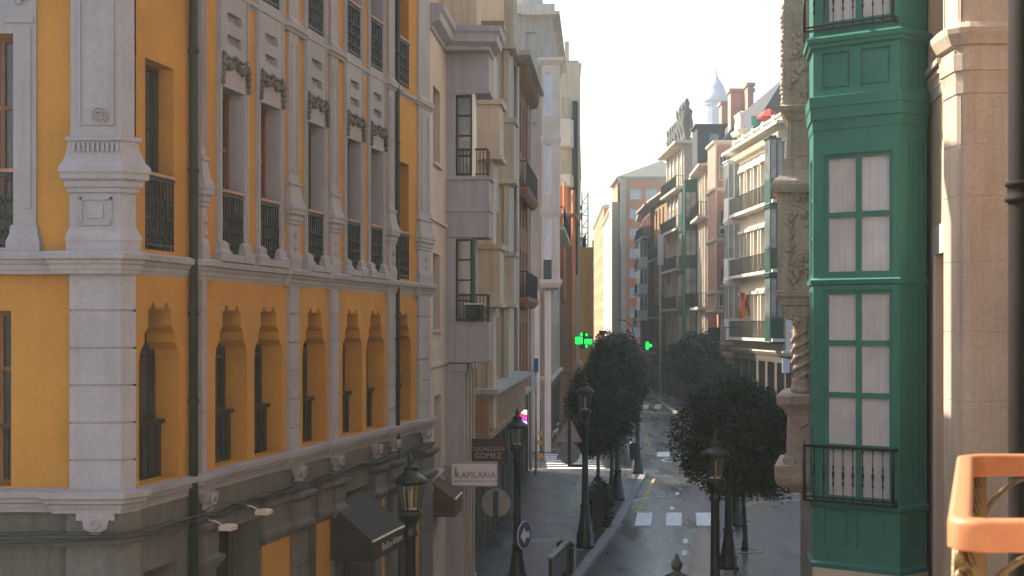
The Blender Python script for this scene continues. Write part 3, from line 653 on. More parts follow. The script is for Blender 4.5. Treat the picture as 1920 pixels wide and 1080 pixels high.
def archw(F, a, b, z0, z1, n=8):
    r = (b-a)/2; c = (a+b)/2; return [(a,z0),(b,z0)] + [(c+r*math.cos(math.pi*k/n), z1-r+r*math.sin(math.pi*k/n)) for k in range(n+1)]
aw = [(135,217,1), (268,363,0), (405,487,0)]; hs = []
for v0, v1, ar in aw:
    a, b = FG.su(1020), FG.su(1034); hs.append((archw(FG, a, b, gz(v1), gz(v0)) if ar else rect(a, b, gz(v1), gz(v0)), .12, False))
m = MB(); wall_holes(m, FG, 0, FG.L, gz(528), gz(112), hs); m.build('bay_front', 'palestone', SB)
m = MB(); m.box(FG, .0, FG.L, -5, -.13, gz(528), gz(112)); m.box(FG, FG.L-.03, FG.L, -.13, -.001, gz(528), gz(112)); m.box(FG, 0, .03, -.13, -.001, gz(528), gz(112)); m.build('corner_bay', 'palestone', SB)
for v0, v1, ar in aw: window(SB, FG, FG.su(1020), FG.su(1034), gz(v1), gz(v0), -.10, 'whiteframe', 'curtain', 1, 2, .06, True)
for v, e in ((528,.12), (112,.2), (260,.07), (395,.07)):
    m = MB(); m.loft([FG.xy(0,0), FG.xy(FG.L,0), FG.xy(FG.L,-4.9), FG.xy(0,-4.9)], [(gz(v)-.3,.0),(gz(v)-.05,e),(gz(v)+.1,e),(gz(v)+.12,0)]); m.build('moulding', 'palestone', SB)
m = MB(); m.box(FG, FG.su(1019), FG.su(1034), .001, .05, gz(528), gz(487)); m.build('spandrel', 'darkgreen', SB)
for k, (u0, u1) in enumerate(((1002,1012), (1021,1033))):
    m = MB(); m.box(FE, fe(u0), fe(u1), .0, .25, 0, gz(545)); m.build('pilaster', 'palestone', SB)
m = MB(); m.box(FE, fe(962), fe(1040), -.4, .25, 22.4, 22.9); m.box(FE, fe(965), fe(1018), -3, -.3, 22.9, 25.5); m.build('attic', 'palestone', SB)
# ---- further left
H1, F = house('brown_building', 'orange-brown building with green neon cross on its corner', (3.78,90), (4.4,98), (1,0), 7, 13.4, 'brown', 3, 3, 1.1, cor=.3, win='whiteframe', glass='curtain2', z00=4.0)
FE2 = Fr((1.5,89.97), (3.78,89.97), (0,-1)); m = MB(); hs = [(rect(a, a+.45, z, z+2.2), .2, False) for a in (.5, 1.25) for z in (7.8, 4.2)]
wall_holes(m, FE2, 0, FE2.L, 0, 13.4, hs); m.build('end_wall', 'brown', H1)
for h in hs: window(H1, FE2, h[0][0][0], h[0][1][0], h[0][0][1], h[0][2][1], -.15, 'whiteframe', 'curtain2', 1, 3, .06, True)
m = MB(); m.tube([(3.86,89.9,.1),(3.86,89.9,15)], .12, 6); m.tube([(3.3,89.9,8),(3.3,89.9,15.5)], .10, 6); m.build('downpipe', 'orange', H1)
H2, F = house('balcony_block', 'tall beige apartment block with pale slab balconies against the sky', (4.75,99), (5.0,108), (1,0), 5, 24.6, 'beige', 6, 3, 1.2, cor=.1, win='whiteframe', glass='curtain2')
FQ = Fr((2.6,98.96), (4.75,98.96), (0,-1)); m = MB(); hs = [(rect(FQ.su(1054), FQ.su(1071), FQ.zv(0,v+34), FQ.zv(0,v)), .2, False) for v in (185, 300, 350)]
wall_holes(m, FQ, 0, FQ.L, 13, 24.6, hs); m.build('end_wall', 'beige', H2)
for h in hs: window(H2, FQ, h[0][0][0], h[0][1][0], h[0][0][1], h[0][2][1], -.15, 'whiteframe', 'curtain', 1, 1, .06, True)
for v0, v1, e in ((228,278,.0), (330,352,0), (415,432,0)):
    m = MB(); m.loft([FQ.xy(FQ.su(1050),0), FQ.xy(FQ.su(1050),1.4), FQ.xy(FQ.su(1068),1.4), FQ.xy(FQ.su(1077),0)], [(FQ.zv(0,v1),0),(FQ.zv(0,v0),0)]); m.build('balcony', 'palestone', H2)
m = MB(); m.box(FQ, FQ.su(1073), FQ.su(1083), .0, .25, 10, FQ.zv(0,190)); m.build('shutter_strip', 'pipe', H2)
m = MB(); m.box(FQ, FQ.su(1059), FQ.su(1064), .0, .3, 8, FQ.zv(0,340)); m.box(FQ, FQ.su(1050), FQ.su(1054), .0, .3, 8, FQ.zv(0,330)); m.build('pier', 'orange', H2)
m = MB(); m.box(FQ, FQ.su(1060), FQ.su(1068), -2, -1, 24.6, 26.4); m.build('chimney', 'beige', H2)
# dark set back block with an open steel mast
H3, F = house('dark_building', 'dark grey building with jutting balconies behind the golden netting', (5.5,118), (5.6,126), (1,0), 7, 16.3, 'shop', 4, 3, 1.2, cor=.3, z00=4, balc=(2,3))
FQ = Fr((4.2,117.96), (5.55,117.96), (0,-1)); m = MB()
for z_ in (10.2, 13.2, 15.2): m.box(FQ, .4, 1.55, -.2, .9, z_, z_+.5)
m.build('balcony', 'greystone', H3)
m = MB()
for x in (5.75, 6.25): m.tube([(x,117,0),(x,117,17.4)], .045, 5)
for k in range(17): m.tube([(5.75,117,k+.5),(6.25,117,k+1.2)], .03, 4); m.tube([(5.75,117,k+.5),(6.25,117,k+.5)], .03, 4)
tag(m.build('lattice_mast', 'iron'), 'thin steel lattice mast standing against the sky beside the dark building', 'mast')
# scaffold with debris netting
SC = empty('scaffold', (4.75,112,0), 'scaffold wrapped in golden debris netting above the green pharmacy cross', 'scaffold')
FN = Fr((4.62,112), (6.42,112), (0,-1)); m = MB(); n = 10
b = len(m.v)
for j in range(13):
    for i in range(n+1): m.v.append(FN.p(FN.L*i/n, .06*math.sin(i*1.9+j)+.05*math.sin(j*1.3), 12.6*j/12))
for j in range(12):
    for i in range(n): m.face((b+j*(n+1)+i, b+j*(n+1)+i+1, b+(j+1)*(n+1)+i+1, b+(j+1)*(n+1)+i), 0, True)
FN2 = Fr(FN.xy(FN.L), FN.xy(FN.L,-7), (1,0)); m.box(FN2, 0, 7, -.01, 0, 0, 12.6)
m.build('netting', 'net', SC)
m = MB()
for x in (0, FN.L/2, FN.L):
    for y in (-.15, -1.2): m.tube([FN.p(x, y, 0), FN.p(x, y, 13.2)], .03, 5)
for j in range(7):
    m.tube([FN.p(0,-.15,2*j+.3), FN.p(FN.L,-.15,2*j+.3)], .03, 5); m.box(FN, 0, FN.L, -1.2, -.25, 2*j, 2*j+.06)
m.build('poles', 'signgrey', SC)
H4, F = house('side_building', 'mustard rendered house half hidden behind the scaffold netting', (4.3,113.4), (5.6,126), (1,0), 3, 22, 'brown', 3, 3, 1, cor=.2)
house('far_grey_house', 'grey house in the shade far beyond the scaffold', (5.8,127), (7.5,160), (1,0), 5, 23, 'greystone', 5, 8, 1, cor=.3)
house('far_beige_house', 'beige house where the left row of the street runs out of sight', (7.5,161), (9.3,200), (1,0), 5, 23, 'beige', 5, 9, 1, cor=.3)
# ================================================================== right side, near
GB = empty('green_bay', (6.2, 25.3, 0), 'green painted timber bay window with curtained panes and black balusters', 'bay window')
gA, gB_, gC = (5.465,25.8), (6.76,24.8), (7.38,25.3)
FGn = Fr(gA, gB_, (-.5,-1)); FGr = Fr(gB_, gC, (.3,-1)); FGl = Fr((5.625,26.9), gA, (-1,0))
zg = lambda v: 6.45+(610-v)/105.4
poly = [(5.625,26.9), gA, gB_, gC, (7.9,27.4)]
m = MB(); core = [FGl.xy(.1,-.09), FGn.xy(.06,-.09), FGn.xy(FGn.L-.06,-.09), FGr.xy(FGr.L,-.09), (7.9,27.3)]
m.loft(core, [(2.2,0),(23.5,0)]); m.build('core', 'darkgreen', GB)
gs = FGn.su; hp = lambda u0,u1,v0,v1: rect(gs(u0), gs(u1), zg(v1), zg(v0))
m = MB()
w1 = hp(1546,1673,288,515); w2 = hp(1546,1673,545,938); w0 = hp(1546,1673,-330,40)
def grown(p, e): return rect(p[0][0]-e, p[1][0]+e, p[0][1]-e, p[2][1]+e)
panels = [hp(1541,1594,93,163), hp(1613,1669,93,163), hp(1545,1590,958,1028), hp(1606,1662,958,1028)]
wall_holes(m, FGn, 0, FGn.L, 2.2, 23.5, [(w0,.085,False),(w1,.085,False),(w2,.085,False)]+[(p,.045,True) for p in panels])
wall_holes(m, FGl, 0, FGl.L, 2.2, 23.5, [(rect(.22,.86,zg(515),zg(290)),.08,False),(rect(.22,.86,zg(938),zg(545)),.08,False)])
wall_holes(m, FGr, 0, FGr.L, 2.2, 23.5, [(rect(a, a+.02, z0, z1), .02, True) for a in (.26,.40,.54,.68) for z0, z1 in ((2.5,3.1),(3.6,7.0),(7.5,9.7),(10.65,11.4),(11.9,14))])
m.build('panelling', 'greenpaint', GB)
for p in panels:
    m = MB(); q = grown(p, -.05); m.box(FGn, q[0][0], q[1][0], -.044, -.03, q[0][1], q[2][1]); m.build('panel', 'greenpaint', GB)
for w, rows in ((w0,3),(w1,2),(w2,4)):
    a, b, c, d = w[0][0], w[1][0], w[0][1], w[2][1]
    g = MB(); g.box(FGn, a-.01, b+.01, -.083, -.07, c, d); o = g.build('window', 'curtain', GB)
    f = MB(); t = .06
    for q in ((a,a+t,c,d),(b-t,b,c,d),(a+t,b-t,c,c+t),(a+t,b-t,d-t,d),((a+b)/2-.05,(a+b)/2+.05,c+t,d-t)): f.box(FGn, q[0], q[1], -.068, -.02, q[2], q[3])
    for i in range(1, rows):
        z = c+(d-c)*i/rows; f.box(FGn, a+t, (a+b)/2-.05, -.068, -.028, z-.05, z+.05); f.box(FGn, (a+b)/2+.05, b-t, -.068, -.028, z-.05, z+.05)
    f.build('frame', 'greenpaint', o)
    f = MB()
    for q in ((a-.10,a-.02,c-.1,d+.1),(b+.02,b+.10,c-.1,d+.1),(a-.02,b+.02,d+.02,d+.1),(a-.02,b+.02,c-.1,c-.02)): f.box(FGn, q[0], q[1], .001, .018, q[2], q[3])
    f.build('architrave', 'greenpaint', GB)
for z0, z1 in ((zg(515),zg(290)),(zg(938),zg(545))):
    g = MB(); g.box(FGl, .22, .86, -.075, -.06, z0, z1); o = g.build('window', 'curtain', GB)
    f = MB()
    for i in range(4): f.box(FGl, .22, .86, -.058, -.02, z0+(z1-z0)*i/3-.03, z0+(z1-z0)*i/3+.03)
    f.build('frame', 'greenpaint', o)
Pg = [(5.625,26.9), gA, gB_, gC]
def gmould(pr, nm='moulding', mt='greenpaint'):
    m = MB(); m.sweep(Pg, [(-.05,pr[0][1])]+pr+[(-.05,pr[-1][1])]); m.build(nm, mt, GB)
gmould([(.0,zg(85)),(.06,zg(82)),(.07,zg(76)),(.11,zg(74)),(.12,zg(66)),(.02,zg(60))], 'ledge')
gmould([(.0,zg(240)),(.015,zg(239)),(.02,zg(219)),(.035,zg(218)),(.045,zg(196)),(.01,zg(192))], 'band')
gmould([(.05,zg(219)),(.055,zg(197)),(.07,zg(196)),(.075,zg(176)),(.0,zg(174))], 'band')
gmould([(.0,zg(534)),(.04,zg(532)),(.055,zg(524)),(.0,zg(520))], 'ledge')
gmould([(.0,zg(956)),(.05,zg(953)),(.06,zg(946)),(.0,zg(942))], 'ledge')
gmould([(.0,zg(1072)),(.05,zg(1070)),(.06,zg(1062)),(.0,zg(1058))], 'ledge')
def turned(m, c, h, r=.018, n=8):
    m.lathe(c, [(r*.5,0),(r*.9,.04),(r*.5,.07),(r*.5,h*.28),(r*1.3,h*.34),(r*.6,h*.38),(r*1.1,h*.46),(r*1.6,h*.52),(r*.6,h*.58),(r*1.2,h*.64),(r*.5,h*.68),(r*.5,h*.9),(r*.9,h*.96),(r*.5,h)], n)
def green_rail(zb_, h, lb):
    P = empty('bay_railing', (6.1,25.2,zb_), lb, 'railing'); m = MB(); q = .20
    RP = [tuple(FGl.xy(.3, q*.6)), tuple(Vector(gA)+Vector((-.18,-.10))), tuple(FGn.xy(gs(1683), q)), tuple(FGn.xy(gs(1683), .02))]
    for z, t in ((zb_,.02),(zb_+.07,.015),(zb_+h,.025)): m.sweep(RP, [(-t,z-t),(t,z-t),(t,z+t),(-t,z+t)])
    m.build('bars', 'iron', P); m = MB()
    A_, B_ = Vector(RP[1]), Vector(RP[2])
    for i in range(1, 9): p_ = A_.lerp(B_, i/9); turned(m, (p_.x, p_.y, zb_), h)
    for p_ in (A_, B_): m.lathe((p_.x, p_.y, zb_), [(.028,0),(.028,h)], 4)
    for i in range(1, 5): p_ = Vector(RP[0]).lerp(A_, i/5); turned(m, (p_.x, p_.y, zb_), h)
    m.build('balusters', 'iron', P)
green_rail(zg(942), .98, 'black turned baluster railing at the lower window of the green bay')
green_rail(zg(52), .98, 'black turned baluster railing at the topmost window of the green bay')
# cream building
CB = empty('cream_building', (7.6,26,0), 'peach rendered building with stone corner pier and string courses', 'building')
cw0, cw1 = (7.62,26.3), (7.08,22.45); FCw = Fr(cw0, cw1, (-1,0)); cs = FCw.su
m = MB(); o1 = rect(cs(1754), cs(1777), 1.0, 7.68); o2 = rect(cs(1744), cs(1772), 10.98, 13.6)
wall_holes(m, FCw, 0, FCw.L, 0, 24.5, [(o1,.35,False),(o2,.3,False)]); m.build('wall', 'cream', CB)
m = MB(); m.loft([(8.4,23),(7.45,23.0),(7.98,26.2),(8.0,26.5),(8.0,34),(13,34),(13,23)], [(0,0),(24.4,0)]); m.build('body_wall', 'cream', CB)
m = MB(); m.loft([(7.65,26.3),(7.72,27.9),(8.3,27.9),(8.3,26.3)], [(0,0),(24.4,0)]); m.build('rear_wall', 'cream', CB)
for o_, t in ((o1,.16),(o2,.12)):
    a, b, c, d = o_[0][0], o_[1][0], o_[0][1], o_[2][1]; a, b = min(a,b), max(a,b)
    window(CB, FCw, a, b, c, d, -.3, 'darkwood', 'glass', 1, 4, .05)
    m = MB()
    for q in ((a-t,a,c,d+.5),(b,b+t*.6,c,d+.5),(a,b,d,d+.5)): m.box(FCw, q[0], q[1], .001, .03, q[2], q[3])
    m.build('surround', 'palestone', CB)
m = MB(); m.box(FCw, min(cs(1742),cs(1775)), max(cs(1742),cs(1775)), 0, .16, 10.84, 10.93); m.build('sill', 'greystone', CB)
pier = [(7.04,23.2), (7.04,22.52), (7.12,22.42), (7.2,22.38), (8.6,22.38), (8.6,23.2)]
m = MB(); pr = [(0,.02)]
for z in (3.1,4.2,5.25,6.35,7.46,8.49,9.3): pr += [(z-.008,.0),(z-.004,-.008),(z+.004,-.008),(z+.008,0)]
m.loft(pier, pr+[(10.1,0),(10.11,.015),(10.3,.02)]); m.build('pier', 'sandstone', CB)
m = MB(); m.loft([pier[0],pier[1],pier[2],pier[3],pier[4],pier[5]], [(10.28,0),(10.45,.03),(10.47,.05),(10.72,.06),(10.73,.03),(10.85,.03),(10.87,.09),(11.04,.16),(11.12,.17),(11.22,.08),(11.24,-.02),(24.4,-.02)]); m.build('pier_cornice', 'sandstone', CB)
m = MB(); m.sweep([(7.72,27.0), cw0, (7.09,22.5)], [(-.1,10.40),(.02,10.40),(.04,10.55),(.05,10.56),(.06,10.72),(.09,10.73),(.10,10.80),(-.1,10.84)], 0, 1); m.build('string_course', 'palestone', CB)
m = MB(); m.tube([tuple(FCw.xy(cs(1788),.05))+(z,) for z in (0,10.4)], .028, 8); m.build('downpipe', 'palestone', CB)
m = MB(); m.box(FGn, -.0, FGn.L, -1.2, .03, 0, 2.12); m.box(Fr(gB_, gC, (.3,-1)), .02, FGr.L, -1.0, .03, 0, 2.12); m.build('plinth', 'palestone', CB)
# carved stone bay
SBY = 28.5; zs = lambda v: 6.45+(610-v)/93.6
ST = empty('carved_stone_bay', (6.2,28.5,0), 'carved sandstone bay with twisted column, scrolls and hanging bracket', 'bay window')
sp = [(5.97,30.6),(5.47,28.5),(7.6,28.5),(7.6,30.6)]
FS_ = Fr(sp[1], sp[2], (0,-1)); FSl = Fr(sp[0], sp[1], (-1,0))
def sprof(name, pts, poly=sp): m = MB(); m.loft(poly, [(zs(v), e) for v, e in pts]); return m.build(name, 'stone', ST)
sprof('bracket', [(1012,-.62),(975,-.50),(960,-.40),(955,-.38),(928,-.30),(925,-.12),(915,-.06),(912,.10),(905,.16),(896,.19),(872,.20),(871,.0)])
sprof('pedestal', [(874,.0),(870,.03),(860,.04),(850,-.02),(780,-.04),(775,.0),(768,.03),(762,.10),(757,.15),(742,.17),(738,.12),(735,-.12)])
sprof('recess_wall', [(736,-.32),(590,-.32)])
sprof('entablature', [(600,-.1),(598,.0),(588,.02),(575,.04),(572,.09),(560,.11),(556,.17),(546,.20),(544,.14),(542,.10)])
sprof('shaft', [(543,.14),(380,.14),(375,.12),(362,.10)])
sprof('curved_cornice', [(364,.10),(362,.24),(352,.27),(347,.27),(340,.22),(330,.10),(318,.03),(312,.03),(298,.02)])
sprof('upper_shaft', [(300,-.02),(292,-.03),(226,-.05),(222,.0),(214,.03),(208,.10),(200,.12),(196,.04),(60,.02),(0,.02),(-700,.02)])
def volute(F, s, z, r, dirn=1, th=.028, n=.15):
    m = MB(); pts = []; k = 26
    for i in range(k): a = i/k*4.4*math.pi; q = r*(1-i/k*.85); pts.append(F.p(s+dirn*q*math.cos(a), n+.04*(i/k), z+q*math.sin(a)))
    m.tube(pts, [th*(1-.5*i/k) for i in range(k)], 6); m.blob(F.p(s, n+.05, z), (.05,.05,.05)); return m
fs_ = FS_.su
for (u, v, r) in ((1493,375,.17), (1500,487,.15), (1486,872,.13), (1492,100,.13), (1496,602,.11)):
    mm = volute(FS_, fs_(u), zs(v), r, 1, .035, .15 if 360 < v < 540 else .03); mm.build('scroll', 'stone', ST)
m = MB(); rnd = random.Random(3)
for (u, v) in ((1478,400),(1481,412),(1479,425),(1483,436),(1480,446),(1487,402),(1512,395),(1516,410),(1510,420),(1505,405),(1482,505),(1490,512),(1498,505),(1510,500),(1517,493),(1480,520),(1486,528),(1492,520),(1476,470),(1484,462),(1510,470),(1516,462)):
    m.blob(FS_.p(fs_(u), .15, zs(v)), (.05+.03*rnd.random(), .05, .05+.05*rnd.random()))
for k in range(6):
    m.tube([FS_.p(fs_(1478+k*7+3*math.sin(j)), .15, zs(455+k*4+j*9)) for j in range(6)], .02, 5)
for (u, v) in [(1478+rnd.random()*36, 60+rnd.random()*120) for _ in range(34)]: m.blob(FS_.p(fs_(u), .03, zs(v)), (.04+.04*rnd.random(), .04, .05+.04*rnd.random()))
for k in range(22): m.blob(FSl.p(2.0-.05*rnd.random(), .02+.04*rnd.random(), zs(10+k*9)), (.06,.07,.05+.04*rnd.random()))
for (u, v) in [(1480+rnd.random()*34, 866+rnd.random()*28) for _ in range(26)]: m.blob(FS_.p(fs_(u), .12, zs(v)), (.05,.05,.04+.04*rnd.random()))
m.build('carving', 'stone', ST)
m = MB()
for a, b, v0, v1 in ((1482,1486,220,292),(1508,1512,220,292),(1486,1508,220,224),(1486,1508,288,292),(1494,1500,785,850),(1480,1485,780,855)): m.box(FS_, fs_(a), fs_(b), -.06, .0, zs(v1), zs(v0))
m.tube([FS_.p(fs_(1488+t*4), -.02, zs(790+10*math.sin(t*math.pi/7))) for t in range(8)], .035, 5); m.build('relief', 'stone', ST)
cc = (FS_.xy(fs_(1506), -.12)); m = MB()
for cx in (cc.x, cc.x+.9):
    m.lathe((cx, cc.y, 0), [(.22,zs(736)),(.24,zs(728)),(.20,zs(722)),(.23,zs(717)),(.17,zs(708)),(.19,zs(620)),(.17,zs(614)),(.21,zs(610)),(.18,zs(606)),(.26,zs(592)),(.28,zs(588))], 16)
    for h in range(3):
        m.tube([(cx+.185*math.cos(t*.42+h*2.09), cc.y+.185*math.sin(t*.42+h*2.09), zs(708-88*t/22)) for t in range(23)], .045, 6)
m.build('twisted_column', 'stone', ST)
m = MB(); m.box(Fr((7.3,28.6),(7.3,36),(-1,0)), 0, 7.4, -5, 0, 0, 24); m.build('rear_wall', 'stone', ST)
# ================================================================== right row
WB, F = house('white_building', 'sunlit cream building with iron balconies, glazed miradors and a balustraded roofline', (15.4,80), (14.7,94.5), (-1,0), 9, 17.8, 'white', 3, 7, .95, cor=.7, cmt='white', z00=5.4, win='whiteframe', glass='curtain2', balc=(0,1,2), mir=((0,0),(1,0),(2,0),(0,6),(1,6),(2,6)), wh=2.5, margin=.3)
for o in bpy.data.objects:
    if o.parent == WB and o.name.startswith('mirador') and (Vector(o.data.vertices[0].co[:2])+Vector(WB.location[:2])-F.A).length < 4: o.data.materials[0] = M['darkgreen']
m = MB(); k = 44
for i in range(k): m.box(F, .1+i*F.L/k, .24+i*F.L/k, .0, .42, 17.05, 17.4)
m.box(F, 0, F.L, -.2, .12, 16.85, 17.05); m.build('dentils', 'white', WB)
m = MB(); m.box(F, 0, F.L, -.25, .0, 17.95, 18.05); m.box(F, 0, F.L, -.25, 0, 18.5, 18.62)
for i in range(60): c = F.xy(.15+i*(F.L-.3)/59, -.12); m.lathe((c.x, c.y, 18.05), [(.05,0),(.09,.15),(.04,.33),(.06,.45)], 6)
for i in range(6): m.box(F, i*(F.L-.5)/5, i*(F.L-.5)/5+.5, -.3, .04, 17.95, 18.72)
m.build('parapet_balustrade', 'white', WB)
m = MB(); m.loft([F.xy(F.L-2.2,.1), F.xy(F.L-.2,.1), F.xy(F.L-.2,-.4), F.xy(F.L-2.2,-.4)], [(18.9,0),(19.1,.1),(19.2,.1),(19.25,-.1),(20.0,-.15),(20.3,-.05),(20.4,-.2)]); m.build('roof_ornament', 'white', WB)
for r_ in range(3):
    for c_ in range(1, 6):
        s_ = .3+(F.L-.6)/7*(c_+.5); z_ = 5.4+(17.8-5.4-.6)/3*r_+.35; m = MB()
        for sg in (-1, 1): m.box(F, s_+sg*.62-.09, s_+sg*.62+.09, .0, .12, z_, z_+2.6)
        if r_ == 2: i = len(m.v); m.v += [F.p(s_-.8,0,z_+2.62), F.p(s_+.8,0,z_+2.62), F.p(s_,0,z_+3.05), F.p(s_-.8,.25,z_+2.62), F.p(s_+.8,.25,z_+2.62), F.p(s_,.25,z_+3.05)]; [m.face([i+q for q in f]) for f in ((3,4,5),(0,1,4,3),(1,2,5,4),(2,0,3,5))]
        else: m.box(F, s_-.78, s_+.78, 0, .22, z_+2.62, z_+2.8)
        m.build('window_case', 'white', WB)
PT, F = house('pink_building', 'pink brick building with a projecting square tower bay', (14.69,94.7), (14.6,101.7), (-1,0), 8, 17.3, 'pinkred', 3, 3, 1, cor=.4, cmt='palestone', z00=5, balc=(0,1,2))
FP = Fr((13.62,95.4), (14.75,95.4), (0,-1)); zp = lambda v: FP.zv(0, v); hs = [(rect(.35,.75,zp(333),zp(300)),.15,False),(rect(.3,.8,zp(440),zp(425)),.15,False),(rect(.25,.85,zp(575),zp(552)),.15,False),(archw(FP,.28,.82,zp(338),zp(285)),.14,False)][1:]
m = MB(); wall_holes(m, FP, 0, FP.L, zp(583), zp(266), hs); m.box(FP, 0, FP.L, -3.6, -.16, zp(583), zp(266)); m.box(FP, 0, .02, -.16, -.001, zp(583), zp(266)); m.build('tower_bay', 'pinkred', PT)
window(PT, FP, .3, .8, zp(440), zp(425), -.12, 'whiteframe', 'glass', 1, 1, .06, True); window(PT, FP, .25, .85, zp(575), zp(552), -.12, 'whiteframe', 'glass', 2, 1, .06, True); window(PT, FP, .28, .82, zp(338), zp(285), -.12, 'whiteframe', 'curtain2', 2, 2, .06, True)
for v in (583, 548, 450, 355, 266):
    m = MB(); m.loft([FP.xy(0,0), FP.xy(FP.L,0), FP.xy(FP.L,-3.6), FP.xy(0,-3.6)], [(zp(v)-.2,0),(zp(v)-.05,.14),(zp(v)+.1,.14),(zp(v)+.12,0)]); m.build('moulding', 'palestone', PT)
m = MB()
for s_ in (.0, FP.L-.12): m.box(FP, s_, s_+.12, .0, .06, zp(583), zp(266))
m.build('pilaster', 'palestone', PT)
PBd, F = house('pilastered_building', 'grey-beige building with tall vertical pilasters and a hipped slate roof', (14.0,101.9), (14.3,108.8), (-1,0), 8, 17.9, 'greystone', 4, 4, .9, cor=.7, balc=(1,3), cmt='palestone', pil=True, roof='mansard', rh=3, smt='pinkred')
GM, F = house('glazed_building', 'building with dark green glazed miradors on every floor', (14.5,109), (14.5,118), (-1,0), 8, 18.1, 'darkgreen', 4, 3, .9, cor=.4, cmt='greystone', win='darkgreen', mir=tuple((r_, c_) for r_ in range(4) for c_ in range(3)), roof='mansard', rh=2.5)
m = MB(); FGm = Fr((13.2,108.6),(14.5,108.6),(0,-1)); m.box(FGm, 0, FGm.L, -1.5, 0, 5, 17.6); m.build('glazed_end', 'darkgreen', GM)
for z in (6,8.9,11.8,14.7):
    for a in (.08, .5, .92): m = MB(); m.box(FGm, a, a+.34, .002, .02, z, z+1.9); m.build('pane', 'curtain2', GM)
OB, F = house('ornate_building', 'ornate sandstone building crowned with dark statues', (14.3,118.2), (14.1,129), (-1,0), 9, 21.6, 'sandstone', 5, 4, 1, cor=.9, cmt='palestone', pil=True, win='darkwood', balc=(1,2,3,4))
for k in range(7):
    c = F.xy(.5+k*1.6, -.3); m = MB(); h = 21.7; t = 1.1 if k < 3 else .8
    m.lathe((c.x,c.y,h), [(.45,0),(.5,.3*t),(.3,.4*t),(.38,.9*t),(.55,1.4*t),(.42,2.0*t),(.5,2.4*t),(.18,2.7*t),(.26,3.0*t),(.1,3.35*t)], 8)
    m.tube([(c.x,c.y,h+2.1*t),(c.x-.35,c.y-.2,h+2.3*t),(c.x-.4,c.y,h+2.8*t)], .12, 5); m.build('statue', 'tile', OB)
house('dark_mansard_building', 'dark brown building with slate mansard roof past the statues', (14.3,129.2), (14.0,140), (-1,0), 9, 18.6, 'brown', 5, 4, 1, cor=.7, cmt='greystone', win='darkwood', roof='mansard', rh=3, balc=(1,3))
house('dark_red_building', 'dark red building with white framed windows and balconies', (13.6,140.2), (13.7,150), (-1,0), 9, 18.3, 'darkred', 5, 4, 1, cor=.6, cmt='greystone', win='whiteframe', roof='flat', mir=((1,1),(2,1),(3,1),(1,2),(2,2)), balc=(4,))
house('maroon_building', 'maroon building with dark iron balconies where the street bends', (13.9,150.2), (14.6,162), (-1,0), 9, 18.4, 'darkred', 5, 4, 1, cor=.5, cmt='palestone', win='whiteframe', balc=(1,2,3,4))
SR = empty('slate_roofed_block', (19,96,0), 'long slate roof with brick chimney stacks rising behind the cream building', 'building')
m = MB(); FRf = Fr((15.8,96),(15.8,132),(-1,0)); m.box(FRf, 0, 36, -8, 0, 0, 18.6); m.build('wall', 'greystone', SR)
m = MB(); i = 0; m.v = [FRf.p(0,.3,18.6), FRf.p(36,.3,18.6), FRf.p(36,-2.6,23.6), FRf.p(0,-2.6,23.2), FRf.p(36,-8,23.7), FRf.p(0,-8,23.3), FRf.p(0,-8,18.6), FRf.p(36,-8,18.6)]
for f in ((0,1,2,3),(3,2,4,5),(5,4,7,6),(0,3,5,6),(1,7,4,2)): m.face(f)
m.build('roof', 'slate', SR)
for (u0, u1, v0, Y) in ((1353,1372,190,122),(1370,1413,166,114),(1402,1413,155,112)):
    m = MB(); FF_ = Fr((W(u0,0,Y)[0],Y),(W(u1,0,Y)[0],Y),(0,-1)); z = W(0,v0,Y)[2]; m.loft([FF_.xy(0,0),FF_.xy(FF_.L,0),FF_.xy(FF_.L,-1.5),FF_.xy(0,-1.5)], [(19,0),(z-.3,0),(z-.25,.12),(z,.12)]); m.build('chimney', 'pinkred', SR)
FD = Fr((14.1,108.2),(16.2,108.2),(0,-1)); m = MB(); m.box(FD, 0, FD.L, -3, 0, 18.2, 21.6); m.box(FD, -.2, FD.L+.2, -3.2, .2, 21.6, 21.75); o = m.build('dormer', 'slate', SR); m = MB(); m.box(FD, .9, 1.6, .01, .05, 19.2, 21); m.build('dormer_window', 'curtain2', o)
# lilac bell tower far away
TW = empty('domed_tower', (43.1,300,0), 'pale lilac domed tower far beyond the rooftops', 'tower'); tz = lambda v: 6.45+(610-v)/2667*300
m = MB(); m.lathe((43.1,300,0), [(2.6,0),(2.6,tz(240)),(2.3,tz(232)),(2.3,tz(200)),(2.6,tz(197)),(2.6,tz(193))], 12, sm=False); m.build('drum', 'purple', TW)
m = MB(); m.lathe((43.1,300,0), [(2.7,tz(193)),(2.75,tz(187)),(2.5,tz(180)),(2.0,tz(172)),(1.75,tz(167)),(1.7,tz(162)),(1.2,tz(156)),(.75,tz(150)),(.3,tz(143)),(.1,tz(128))], 12); m.build('dome', 'purple', TW)
OR, F = house('hip_roofed_block', 'orange brick apartment block with hipped roof closing the view', (14.9,195), (23.4,195), (0,-1), 15, 26.7, 'orange', 8, 3, 1.5, cor=.3, cmt='white', z00=4.5, win='whiteframe', glass='curtain', roof='hip', rh=3.2, wh=1.4, margin=.9)
m = MB()
for s_, w, n in ((.0,.75,.25),(-1.1,1.09,-1.5)): m.box(F, s_, s_+w, -6, n, 0, 26.4 if s_ == 0 else 23.5)
m.build('corner_pier', 'beige', OR)
house('far_white_house', 'pale far house with a sunlit side before the orange one', (15.0,214), (16.1,250), (-1,0), 8, 24, 'white', 6, 6, 1.4, cor=.4, win='whiteframe', glass='curtain2', z00=4)
